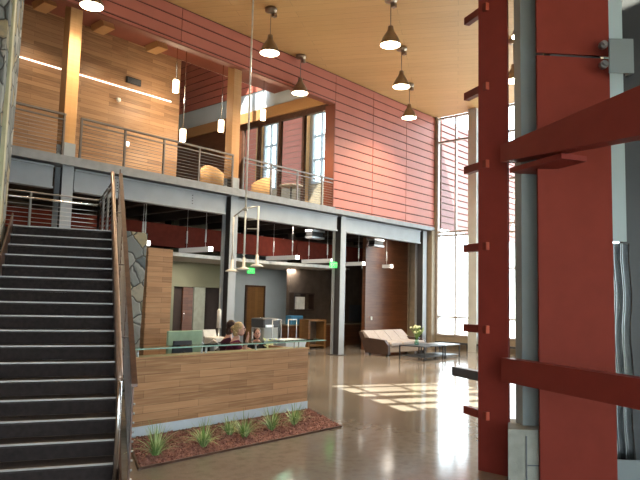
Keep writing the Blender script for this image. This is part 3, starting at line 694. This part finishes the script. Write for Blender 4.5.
# coffee tables
for x0, x1, lab in ((16.1, 17.2, 'black framed coffee table carrying the flower vase'), (17.3, 18.2, 'glass topped coffee table nearer the tall window')):
    t = thing('coffee_table', lab, 'table', (x0,10.15,0), 'coffee tables'); y0, y1 = 10.15, 11.05
    a = MB(); a.box(x0, x1, y0, y1, .40, .43); a.build('tabletop', 'graphite' if x0 < 17 else 'silver', t)  # second top coloured silver to stand in for its bright reflection
    a = MB(); a.box(x0+.03, x1-.03, y0+.03, y1-.03, .09, .11); a.build('lower_shelf', 'graphite', t)
    for px in (x0, x1-.03):
        for py in (y0, y1-.03):
            a = MB(); a.box(px, px+.03, py, py+.03, 0, .40); a.build('leg', 'black', t)
t = thing('flower_vase', 'clear vase of green and white flowers on the coffee table', 'vase', (16.45,10.65,.43))
a = MB(); a.lathe((16.45,10.65,.43), [(.06,0),(.075,.05),(.055,.16),(.075,.24)], 12); a.build('vase', 'glass_green', t)
fs, fw = MB(), MB()
for _ in range(26):
    an = random.uniform(0,6.28); L = random.uniform(.2,.42); o_ = random.uniform(.1,.8); p1 = V((16.45,10.65,.6)); p2 = p1 + V((math.cos(an)*o_*L, math.sin(an)*o_*L, L))
    fs.tube([p1-ZV*.12, p1, p2], .006, 5); d = (p2-p1).normalized(); sd_ = d.orthogonal().normalized()
    fs.add([p2-sd_*.01-d*.14, p2+sd_*.05-d*.05, p2+d*.08, p2-sd_*.05-d*.03], [(0,1,2,3)], True)
    if random.random() < .5: fw.ell(p2, (.04,.04,.035), 8, 5)
fs.build('leaves', 'leaf', t); fw.build('blossoms', 'white_flower', t)
a = MB(); a.box(18.40, 18.47, 13.87, 13.9, 1.05, 1.17); o = a.build('wall_switch', 'white_paint', at=(18.43,13.9,1.05)); tag(o, 'small white switch plate on the dark wood lounge wall', 'switch')
# low cabinets, shelf unit, copier and others at the back
t = thing('low_cabinet', 'long low dark wood cabinet run behind the right column', 'cabinet', (18.5,15.9,0))
a = MB(); a.box(16.1, 20.85, 15.75, 16.14, .0, .78); a.build('body', 'wood_dark', t)
a = MB(); a.box(16.08, 20.86, 15.7, 16.145, .78, .82); a.build('worktop', 'tan_wall', t)
for k in range(6): a = MB(); a.box(16.15+k*.78, 16.88+k*.78, 15.73, 15.75, .12, .74); a.build('door', 'wood_dark', t)
t = thing('open_cabinet', 'upright brown wood cabinet with an open dark front', 'cabinet', (16.9,15.5,0))
for b_ in ((16.5,16.6,.0,.95),(17.36,17.46,.0,.95),(16.5,17.46,.95,1.02)):
    a = MB(); a.box(b_[0], b_[1], 15.2, 15.65, b_[2], b_[3]); a.build('side_panel' if b_[3] < 1 else 'top', 'door_wood', t)
a = MB(); a.box(16.6, 17.36, 15.6, 15.65, 0, .95); a.build('back_panel', 'brown_wall', t)
a = MB(); a.box(16.6, 17.36, 15.22, 15.6, .06, .1); a.build('shelf', 'door_wood', t)
t = thing('wall_shelf', 'dark wall shelf at the back holding a small white box', 'shelf', (16.9,16.1,1.3))
for zz in (1.32, 1.92): a = MB(); a.box(16.1 if False else 16.46, 17.55, 15.9, 16.15, zz, zz+.05); a.build('shelf_board', 'sofa_brown', t)
for xx in (16.46, 17.05, 17.5): a = MB(); a.box(xx, xx+.04, 15.9, 16.15, 1.37, 1.92); a.build('divider', 'sofa_brown', t)
a = MB(); a.bbox(16.54, 16.98, 15.85, 16.1, 1.37, 1.82, .01); o = a.build('white_box', 'white_paint', at=(16.7,16,1.37)); tag(o, 'small pale box on the dark wall shelf at the back', 'box')
for k in range(6):
    a = MB(); a.box(16.2+k*.108, 16.3+k*.108, 15.8, 16.05, .82, 1.14); o = a.build('binder', 'blue_binder', at=(16.25+k*.108,15.9,.82)); tag(o, 'blue binder standing in the row on the low cabinet at the back', 'binder', 'blue binders')
a = MB(); a.box(19.93, 20.74, 16.09, 16.145, .88, 1.55); o = a.build('wall_picture', 'graphite', at=(20.3,16.1,.88)); tag(o, 'dark mottled picture on the back wall right of the right column', 'picture')
def stool(x, y, lab):
    t = thing('bar_stool', lab, 'stool', (x,y,0), 'metal stools')
    a = MB(); a.box(x-.17, x+.17, y-.17, y+.17, .72, .75); a.build('seat', 'silver', t)
    for px in (-.15,.15):
        for py in (-.15,.15):
            a = MB(); top = 1.22 if py > 0 else .72; a.tube([(x+px*1.15,y+py*1.15,0),(x+px,y+py,.72),(x+px,y+py,top)], .014, 6); a.build('leg', 'silver', t)
    a = MB(); a.tube([(x-.15,y+.15,1.22),(x+.15,y+.15,1.22)], .016, 6); a.build('back_rail', 'silver', t)
stool(10.95, 11.0, 'silver metal stool left of its twin, beyond the counter'); stool(11.45, 10.95, 'silver metal stool beyond the counter end, right one')
t = thing('copier', 'grey office copier standing before the pale back wall', 'copier', (11.5,12.2,0))
a = MB(); a.bbox(11.32, 11.85, 12.0, 12.5, .0, .98, .02); a.build('body', 'grey_panel', t)
a = MB(); a.bbox(11.30, 11.87, 11.98, 12.5, .98, 1.22, .03); a.build('scanner_lid', 'graphite', t)
a = MB(); a.box(11.36, 11.6, 11.94, 12.0, .99, 1.05); a.build('control_panel', 'screen_glow', t)
for k in range(2): a = MB(); a.box(11.35, 11.82, 11.985, 12.0, .15+k*.3, .4+k*.3); a.build('drawer', 'silver', t)
# mint partition, monitor, printer, armchair, lamp
t = thing('desk_screen', 'mint green fabric desk partition behind the counter', 'partition', (6.35,8.6,0))
a = MB(); a.bbox(6.0, 6.68, 8.58, 8.64, .04, 1.18, .01); a.build('panel', 'mint', t)
for xx in (6.1, 6.58): a = MB(); a.box(xx-.02, xx+.02, 8.45, 8.77, 0, .04); a.build('foot', 'silver', t)
t = thing('monitor', 'dark computer monitor before the mint partition, seen from behind', 'monitor', (5.6,7.55,.75))
a = MB(); a.extr([(5.40,7.6,.86),(5.76,7.6,.86),(5.74,7.62,1.10),(5.44,7.62,1.10)], (0,.04,0)); a.build('housing', 'graphite', t)
a = MB(); a.tube([(5.58,7.6,.76),(5.58,7.58,.95)], .02, 6); a.build('stand', 'black', t)
a = MB(); a.box(5.48, 5.68, 7.5, 7.68, .75, .765); a.build('foot', 'black', t)
t = thing('desk', 'grey work desk behind the two women at reception', 'desk', (8.0,9.6,0))
a = MB(); a.box(7.4, 8.3, 9.3, 9.95, .70, .74); a.build('desktop', 'graphite', t)
for px in (7.42, 8.25):
    for py in (9.32, 9.9): a = MB(); a.box(px, px+.03, py, py+.03, 0, .7); a.build('leg', 'silver', t)
t = thing('printer', 'white desktop printer left of the women, behind armchair', 'printer', (7.8,9.55,.74))
a = MB(); a.bbox(7.62, 7.96, 9.4, 9.75, .74, .98, .02); a.build('body', 'white_paint', t)
a = MB(); a.box(7.66, 7.92, 9.385, 9.4, .82, .90); a.build('paper_slot', 'graphite', t)
a = MB(); a.extr([(7.64,9.75,.98),(7.94,9.75,.98),(7.94,9.8,1.11),(7.64,9.8,1.11)], (0,.02,0)); a.build('paper_tray', 'white_paint', t)
t = thing('armchair', 'silver tube framed armchair left of the seated women', 'chair', (7.2,9.0,0))
for yy in (8.78, 9.26):
    a = MB(); a.tube([(6.95,yy,0),(6.93,yy,.6),(6.97,yy,.92),(7.08,yy,.99),(7.22,yy,.9),(7.28,yy,.55),(7.30,yy,0)], .02, 8); a.build('frame', 'silver', t)
a = MB(); a.bbox(6.96, 7.30, 8.81, 9.23, .42, .48, .02); a.build('seat', 'black', t)
a = MB(); a.bbox(6.92, 6.98, 8.83, 9.21, .5, .9, .02); a.build('backrest', 'black', t)
t = thing('standing_lamp', 'slim white standing pole fixture behind the reception desk', 'lamp', (9.82,12,0))
a = MB(); a.lathe((9.82,12,0), [(.15,0),(.15,.03),(.02,.04),(.02,1.0)], 12); a.build('base', 'silver', t)
a = MB(); a.lathe((9.82,12,1.0), [(.05,0),(.05,.42),(.02,.46)], 10); a.build('body', 'white_paint', t)
a = MB(); a.tube([(9.82,12,1.46),(9.82,12,1.95)], .012, 6); a.build('pole', 'silver', t)
t = thing('work_table', 'dark table beyond the counter carrying a white tray', 'table', (8.3,8.3,0))
a = MB(); a.box(7.75, 8.75, 8.0, 8.6, .72, .76); a.build('tabletop', 'black', t)
for px in (7.78, 8.69):
    for py in (8.03, 8.54): a = MB(); a.box(px, px+.03, py, py+.03, 0, .72); a.build('leg', 'silver', t)
a = MB(); a.rings([[(8.15,8.05,.761),(8.6,8.05,.761),(8.6,8.4,.761),(8.15,8.4,.761)],[(8.1,8.0,1.0),(8.66,8.0,1.0),(8.66,8.45,1.0),(8.1,8.45,1.0)]]); o = a.build('storage_bin', 'kick', at=(8.4,8.2,.76)); tag(o, 'pale blue white bin on the dark table beyond the counter', 'bin')
t = thing('potted_flower', 'small yellow green plant beside the pale bin', 'plant', (7.9,8.2,.76))
a = MB(); a.lathe((7.9,8.2,.76), [(.05,0),(.07,.1)], 10); a.build('pot', 'black', t)
a = MB()
for _ in range(40):
    an = random.uniform(0,6.28); r_ = random.uniform(.02,.12); p_ = V((7.9+math.cos(an)*r_, 8.2+math.sin(an)*r_, .86+random.uniform(0,.14)))
    a.add([p_, p_+V((.03,.01,.02)), p_+V((.02,.03,.04)), p_+V((-.01,.02,.03))], [(0,1,2,3)])
a.build('foliage', 'leaf_pale', t)

# ------------------------------------------------------------------ people
def skin_mesh(verts, edges, sub=2):
    me = bpy.data.meshes.new('tmp'); me.from_pydata([v_[0] for v_ in verts], edges, []); me.update()
    o = bpy.data.objects.new('tmp', me); COL.objects.link(o)
    sk = o.modifiers.new('skin', 'SKIN'); sk.use_smooth_shade = True
    su = o.modifiers.new('sub', 'SUBSURF'); su.levels = sub; su.render_levels = sub
    for i, v_ in enumerate(verts):
        d = me.skin_vertices[0].data[i]; r = v_[1]; d.radius = r if isinstance(r, tuple) else (r, r); d.use_root = (i == 0)
    dg = bpy.context.evaluated_depsgraph_get(); dg.update()
    ev = o.evaluated_get(dg); m2 = ev.to_mesh()
    vs = [v_.co.copy() for v_ in m2.vertices]; fs = [tuple(p.vertices) for p in m2.polygons]
    ev.to_mesh_clear(); bpy.data.objects.remove(o); bpy.data.meshes.remove(me)
    return vs, fs
def person(loc, fwd, lab, hair, shirt, hand_up=False, bun=False, zoff=0):
    f = V(fwd).normalized(); l = ZV.cross(f); o = V(loc)
    def P(a, b_, c): return o + (f*a + l*b_)*.9 + ZV*((c*1.16 if c <= .5 else .58+(c-.5)*.88) + (zoff if c > .2 else 0))
    t = thing('person', lab, 'person', loc)
    ver = [(P(0,0,.52),.13),(P(.0,0,.66),.12),(P(.03,0,.84),.125),(P(.05,0,.98),.09),(P(.07,0,1.05),.055),(P(.09,0,1.12),.05)]
    ed = [(0,1),(1,2),(2,3),(3,4),(4,5)]
    arms = []
    for sgn in (1, -1):
        up = hand_up and sgn == -1
        n = len(ver)
        el = P(.14, .24*sgn, .78) if not up else P(.22, .24*sgn, .80)
        wr = P(.38, .14*sgn, .80) if not up else P(.27, .20*sgn, 1.03)
        hd = P(.45, .12*sgn, .80) if not up else P(.285, .18*sgn, 1.10)
        ver += [(P(.05,.17*sgn,.97),.052), (el,.040), (wr,.026), (hd,(.034,.02))]
        ed += [(3,n),(n,n+1),(n+1,n+2),(n+2,n+3)]
        dr = (hd-wr).normalized(); sd_ = l
        for k in range(4):
            m_ = len(ver); base_ = hd + l*((k-1.5)*.016); ln = (.055,.065,.06,.045)[k]
            bend = (-ZV*.02) if not up else (-f*.02)
            ver += [(base_+dr*.025,.009),(base_+dr*(.025+ln*.55)+bend*.3,.008),(base_+dr*(.02+ln)+bend,.006)]; ed += [(n+3,m_),(m_,m_+1),(m_+1,m_+2)]
        m_ = len(ver); ver += [(hd+l*(-.035*sgn)+dr*.01,.010),(hd+l*(-.05*sgn)+dr*.04,.008)]; ed += [(n+3,m_),(m_,m_+1)]
        n = len(ver)
        ver += [(P(.08,.10*sgn,.50),.085),(P(.42,.11*sgn,.50),.06),(P(.42,.11*sgn,.28),.05),(P(.40,.11*sgn,.07),.036),(P(.52,.11*sgn,.03),.03)]
        ed += [(0,n),(n,n+1),(n+1,n+2),(n+2,n+3),(n+3,n+4)]
    vs, fs = skin_mesh(ver, ed, 1)
    a = MB(); a.add(vs, fs, True)
    hc = P(.12,0,1.225)
    a.ell(hc, (.083,.066,.104), 16, 12, f); a.ell(hc+f*.026-ZV*.053, (.057,.048,.055), 12, 8, f)          # skull and jaw
    a.ell(hc+f*.086-ZV*.012, (.018,.012,.024), 8, 6, f)                                                # nose
    for sgn in (1,-1): a.ell(hc+l*(.067*sgn)-f*.005-ZV*.01, (.018,.010,.03), 8, 6, f)                  # ears
    body = a.build('body', 'skin', t)
    for sgn in (1,-1): e_ = MB(); e_.ell(hc+f*.073+l*(.026*sgn)+ZV*.008, (.012,.013,.010), 8, 6, f); e_.build('eye', 'hair_dark', t)
    e_ = MB(); e_.ell(hc+f*.078-ZV*.052, (.008,.020,.006), 8, 6, f); e_.build('mouth', 'cloth_maroon', t)
    h = MB(); h.ell(hc-f*.018+ZV*.020, (.086,.078,.101), 16, 12, f)
    if bun: h.ell(hc-f*.095+ZV*.01, (.045,.045,.05), 10, 8, f); h.ell(hc-f*.06-ZV*.06, (.05,.06,.07), 10, 8, f)
    else: h.ell(hc-f*.05-ZV*.07, (.058,.078,.10), 12, 8, f)
    h.build('hair', hair, t)
    sv = [(P(-.0,0,.54),.145),(P(.0,0,.68),.135),(P(.03,0,.85),.145),(P(.05,0,.985),.10)]; se_ = [(0,1),(1,2),(2,3)]
    for sgn in (1,-1):
        up = hand_up and sgn == -1; n = len(sv)
        el = P(.14,.24*sgn,.78) if not up else P(.22,.24*sgn,.80)
        sh_ = P(.05,.17*sgn,.97); sv += [(sh_,.066),(sh_.lerp(el,.75),.056)]; se_ += [(3,n),(n,n+1)]
    vs, fs = skin_mesh(sv, se_, 2); a = MB(); a.add(vs, fs, True); a.build('shirt', shirt, t)
    tv = [(P(.0,0,.51),.14)]; te = []
    for sgn in (1,-1):
        n = len(tv); tv += [(P(.1,.10*sgn,.50),.095),(P(.42,.11*sgn,.50),.072),(P(.42,.11*sgn,.28),.06),(P(.40,.11*sgn,.10),.05)]; te += [(0,n),(n,n+1),(n+1,n+2),(n+2,n+3)]
    vs, fs = skin_mesh(tv, te, 1); a = MB(); a.add(vs, fs, True); a.build('trousers', 'denim', t)
    return t
def office_chair(x, y, fwd, lab):
    f = V(fwd).normalized(); l = ZV.cross(f); o = V((x,y,0))
    t = thing('office_chair', lab, 'chair', (x,y,0), 'office chairs')
    a = MB(); a.obox(o-f*.2-l*.22+ZV*.38, f*.44, l*.44, ZV*.06); a.build('seat', 'cloth_black', t)
    a = MB(); a.obox(o-f*.26-l*.2+ZV*.49, f*.04, l*.40, ZV*.42); a.build('backrest', 'cloth_black', t)
    a = MB(); a.tube([o+ZV*.07, o+ZV*.38], .025, 8); a.tube([o-f*.1+ZV*.38, o-f*.24+ZV*.41, o-f*.24+ZV*.6], .014, 6); a.build('column', 'silver', t)
    a = MB()
    for k in range(5): an = k*1.2566; a.tube([o+ZV*.07, o+V((math.cos(an)*.27,math.sin(an)*.27,.03))], .016, 6)
    a.build('base', 'black', t)
FW = (.66,-.75,0)
person((6.98,8.34,0), FW, 'woman with dark hair in a dark plum top, seated left', 'hair_dark', 'cloth_plum', zoff=.03)
office_chair(6.98, 8.34, FW, 'black office chair under the dark haired woman')
person((6.73,7.86,0), (.70,-.71,0), 'blond woman in a maroon top raising one hand, seated at desk', 'hair_blond', 'cloth_maroon', hand_up=True, bun=True, zoff=.02)
office_chair(6.73, 7.86, (.70,-.71,0), 'black office chair under the blond woman')
person((8.95,9.7,0), (-.6,-.8,0), 'person in black seated farther back, right of the blond woman', 'hair_dark', 'cloth_black', zoff=-.2)
a = MB(); a.obox(V((6.85,7.53,1.10)), V((.05,.05,0)), V((.01,-.01,0)), ZV*.10); o = a.build('phone', 'white_paint', at=(6.85,7.53,1.10)); tag(o, 'small white phone held up by the blond woman', 'phone')

# ------------------------------------------------------------------ red steel structure in the foreground
t = thing('red_fin', 'tall narrow red steel fin plate with short stub brackets', 'fin', (6.24,3.0,0))
a = MB(); a.box(6.22, 6.26, 2.91, 3.25, 0.0, CEIL); a.build('plate', 'red_steel', t)
for z_ in (5.92, 5.03, 4.12, 3.25, 2.35, 1.46, .56):
    o_ = V((6.22,3.20,z_-.03))
    a = MB(); a.obox(o_ - UX*.06, UX*.42, SX*.07, ZV*.085); br = a.build('stub_bracket', 'red_steel', t)
    a = MB(); a.obox(o_ - UX*.072, UX*.012, SX*.07, ZV*.085); a.build('lit_end_face', 'red_lit_end', br)
def along(d): return V((6.18,3.17,0)) + UX*d
t = thing('red_crossbeam', 'lower red steel crossbeam at waist height, front right', 'beam', along(-1).to_tuple()[:2]+(.97,), 'red crossbeams')
a = MB(); a.obox(along(-.30)+ZV*.97, -UX*8.2, SX*.13, ZV*.235); a.build('beam_section', 'red_steel', t)
a = MB(); a.obox(along(.10)+ZV*.92, UX*.5, SX*.1, ZV*.10); a.build('tail_section', 'graphite', t)
t = thing('red_crossbeam', 'upper red steel crossbeam above eye level, front right', 'beam', along(-1).to_tuple()[:2]+(3.2,), 'red crossbeams')
a = MB(); a.extr([along(-.30)+ZV*3.22, along(-3.5)+ZV*2.98, along(-8.5)+ZV*2.98, along(-8.5)+ZV*3.56, along(-3.5)+ZV*3.56, along(-.30)+ZV*3.40], SX*.16); a.build('beam_section', 'red_steel', t)
a = MB(); a.obox(along(-1.12)+ZV*3.10+SX*.06, UX*.75, SX*.30, ZV*.05); a.build('connection_plate', 'red_steel', t)
# red clad column
A, B = V((6.03,2.50,0)), V((6.58,1.97,0)); D = (B-A); N = V((-D.y,D.x,0)).normalized(); N = N if N.dot(V((.74,.66,0))) > 0 else -N
t = thing('red_clad_column', 'wide red panelled column in the right foreground', 'column', A.to_tuple())
for z0, z1, nm in ((0,4.27,0),(4.30,CEIL,1)):
    a = MB(); a.obox(A+ZV*z0, D, N*.03, ZV*(z1-z0)); a.build('panel', 'red_panel', t)
a = MB(); a.obox(A+N*.03+D*.2, D*.7, N*.15, ZV*CEIL); a.build('core', 'steel_dark', t)
t = thing('grey_steel_post', 'pale grey steel post on a concrete foot beside the red column', 'post', (5.95,2.6,0))
A2, B2 = V((6.18,2.74,0)), V((6.37,2.56,0)); D2 = B2-A2; N2 = V((.66,.75,0)).normalized()
a = MB(); a.obox(A2+ZV*.52, D2*.62, N2*.16, ZV*(CEIL-.52)); a.obox(A2+D2*.62+ZV*.52+N2*.03, D2*.38, N2*.12, ZV*(CEIL-.52)); a.build('post', 'grey_panel', t)
A3 = V((5.89,2.76,0)); D3 = V((6.09,2.53,0))-A3
a = MB(); N3 = V((.905,.42,0)).normalized(); a.obox(A3, D3, N3*.58, ZV*.50); a.obox(A3-N3*.01+ZV*.50, D3, N3*.59, ZV*.04); a.build('concrete_foot', 'concrete', t)
a = MB(); a.obox(A3-N2*.012+D3*.55, D3*.03, N2*.01, ZV*.48); a.obox(A3-N2*.012+D3*.6+ZV*.2, D3*.4, N2*.01, ZV*.01); a.build('foot_joint', 'graphite', t)
IRn = V((.66,-.75,0)).normalized(); FN = V((.75,.66,0)).normalized()
def plate(px0, z0, z1, w_, lab):
    q = V(px0); t = thing('steel_bracket', lab, 'bracket', (q.x,q.y,z0), 'grey bracket plates')
    a = MB(); a.obox(V((q.x,q.y,z0))+IRn*.10, IRn*w_, FN*.02, ZV*(z1-z0)); a.obox(V((q.x,q.y,z0))+IRn*(.10+w_), IRn*.04, FN*.10, ZV*(z1-z0)); a.build('plate', 'bracket_grey', t)
    for zz in (z0+(z1-z0)*.22, z0+(z1-z0)*.8):
        a = MB(); c_ = V((q.x,q.y,zz))+IRn*.04; a.tube([c_-FN*.03, c_+FN*.03], .04, 8); a.tube([c_-FN*.05, c_-FN*.03], .02, 6); a.build('bolt', 'rail_steel', t)
plate((6.30,1.98,0), 4.05, 4.40, .20, 'grey steel bracket plate bolted high on the red column')
plate((6.56,2.10,0), -.0, .26, .45, 'grey steel bracket plate at the foot of the red column')
a = MB(); q0 = V((6.80,2.09,2.42)); a.obox(q0, IRn*.20, FN*.02, ZV*2.7); o = a.build('frosted_panel', 'frosted', at=q0.to_tuple()); tag(o, 'tall frosted white glass strip right of the red column', 'glass panel')
a = MB(); rs = []
for k in range(33):
    s_ = k/32*.26; off_ = .03*math.cos(k/32*5*math.pi)
    q = V((6.79,2.08,0))+IRn*s_*.85+FN*(.02+off_); rs.append(q)
vs = []; fs_ = []
nz = 14
for j in range(nz+1):
    for k, q in enumerate(rs): vs.append(q + IRn*(.012*math.sin(j*1.3)) + ZV*(.02+2.38*j/nz))
n_ = len(rs)
for j in range(nz):
    for k in range(n_-1): fs_.append((j*n_+k, j*n_+k+1, (j+1)*n_+k+1, (j+1)*n_+k))
a.add(vs, fs_, True); o = a.build('corrugated_sheet', 'corrugated', at=(6.7,2.0,0)); tag(o, 'shiny wavy metal sheet below the frosted strip', 'metal sheet')
a = MB(); q0 = V((7.14,2.04,0)); a.obox(q0, IRn*1.6, FN*.08, ZV*5.15); o = a.build('dark_panel', 'black', at=q0.to_tuple()); tag(o, 'dark full height panel at the right edge of the view', 'panel')

# ------------------------------------------------------------------ outdoors
a = MB(); a.box(XW+.3, 90, -60, 40, -.35, -.12); struct(a, 'ground_outside', 'ext_ground')
t = thing('louver_screen', 'pink horizontal louvre boards outdoors beyond the tall window', 'louvre screen', (23,12.9,4.6))
for k in range(17):
    z0 = 4.62+k*.262
    a = MB(); a.box(XW+.45, 28.5, 12.74, 12.78, z0, z0+.205); a.build('louver_board', 'exterior_pink', t)
a = MB(); a.box(XW+.5, 28.4, 12.80, 12.83, 4.62, 9.0); a.build('backing_panel', 'bronze', t)
for xx in (XW+.5, 24.5, 28.3): a = MB(); a.box(xx, xx+.08, 12.84, 12.94, -.12, 9.1); a.build('support_post', 'steel_light', t)
def tree(x, y, h_, lab):
    t = thing('tree', lab, 'tree', (x,y,-.12), 'trees outdoors')
    a = MB(); a.tube([(x,y,-.12),(x+.1,y,h_*.5),(x,y+.1,h_*.8)], [.16,.11,.05], 8); a.build('trunk', 'bark', t)
    a = MB()
    for _ in range(900):
        th, ph = random.uniform(0,6.28), math.acos(random.uniform(-1,1)); r_ = h_*.3*random.random()**.4
        p_ = V((x,y,h_*.7)) + V((math.sin(ph)*math.cos(th), math.sin(ph)*math.sin(th), math.cos(ph)*1.1))*r_
        d1, d2 = V((random.uniform(-1,1),random.uniform(-1,1),random.uniform(-1,1)))*.13, V((random.uniform(-1,1),random.uniform(-1,1),random.uniform(-1,1)))*.13
        a.add([p_, p_+d1, p_+d1+d2, p_+d2], [(0,1,2,3)])
    a.build('foliage', 'leaf', t)['kind'] = 'stuff'
tree(46, 19.2, 3.2, 'small green tree outdoors seen in the gap right of the fin')

# ------------------------------------------------------------------ light
W = bpy.data.worlds.new('world'); S.world = W; W.use_nodes = True
bg = W.node_tree.nodes['Background']; bg.inputs[0].default_value = (.83,.91,1,1); bg.inputs[1].default_value = 5.0
sun = bpy.data.lights.new('sun', 'SUN'); sun.energy = 18; sun.angle = math.radians(.5); sun.color = (1,.93,.80)
so = bpy.data.objects.new('sun', sun); COL.objects.link(so)
d = (UX - ZV*TAN).normalized(); so.rotation_euler = d.to_track_quat('-Z','Y').to_euler(); so.location = (0,-20,20)
def portal(c, nrm, w_, h_):
    L = bpy.data.lights.new('portal', 'AREA'); L.shape = 'RECTANGLE'; L.size = w_; L.size_y = h_; L.cycles.is_portal = True
    o = bpy.data.objects.new('portal', L); COL.objects.link(o); o.location = c
    o.rotation_euler = V(nrm).to_track_quat('-Z','Y').to_euler()
portal((XW+.2, (WY0+WY1)/2, 4.7), (-1,0,0), WY1-WY0, 8.4)
portal((XW+.2, 20.4, 9.1), (-1,0,0), 4.6, 4.3)
portal((16.9, 15.6, 10.3), (0,1,0), 7.4, 2.8)
portal(us(-2.9, 2.75, 2.1), UX, 12.5, 4.2)
portal(us(sum(skU)/2, sum(skS)/2, CEIL-.01), (0,0,-1), 3.6, 3.6)
# soft fill lamps added below the lobby ceilings, without fixtures
for x, y, e_ in ((9.5,11.8,0),(12,15.9,28),(16.5,16.2,30),(14.2,13.9,16),(18.8,13.2,12)):
    if not e_: continue
    L = bpy.data.lights.new('lobby_fill', 'AREA'); L.energy = e_; L.size = .5; L.color = (1,.9,.78)
    o = bpy.data.objects.new('lobby_fill', L); COL.objects.link(o); o.location = (x,y,2.82 if y > 14.9 else 4.0)

# ------------------------------------------------------------------ camera
pt, ro, ya = math.radians(5.39), math.radians(-1.39), math.radians(41.8)
F = V((0, math.cos(pt), math.sin(pt))); r = V((1,0,0)); dwn = F.cross(r)
r2 = r*math.cos(ro) + dwn*math.sin(ro); d2 = dwn*math.cos(ro) - r*math.sin(ro)
def w3(v_): return V((math.sin(ya)*v_.x + math.cos(ya)*v_.y, -math.cos(ya)*v_.x + math.sin(ya)*v_.y, v_.z))
r2, d2, F = w3(r2), w3(d2), w3(F)
cam = bpy.data.cameras.new('camera'); cam.sensor_width = 36; cam.lens = 627.7/640*36; cam.clip_end = 300
co = bpy.data.objects.new('camera', cam); COL.objects.link(co)
mt = Matrix((( r2.x, -d2.x, -F.x, 0), (r2.y, -d2.y, -F.y, 0), (r2.z, -d2.z, -F.z, 1.75), (0,0,0,1)))
co.matrix_world = mt
S.camera = co
S.view_settings.view_transform = 'Standard'; S.view_settings.look = 'None'; S.view_settings.gamma = 1; S.view_settings.exposure = 0.85
S.view_settings.use_curve_mapping = False
for o in bpy.data.objects:
    if '_w' in o: del o['_w']
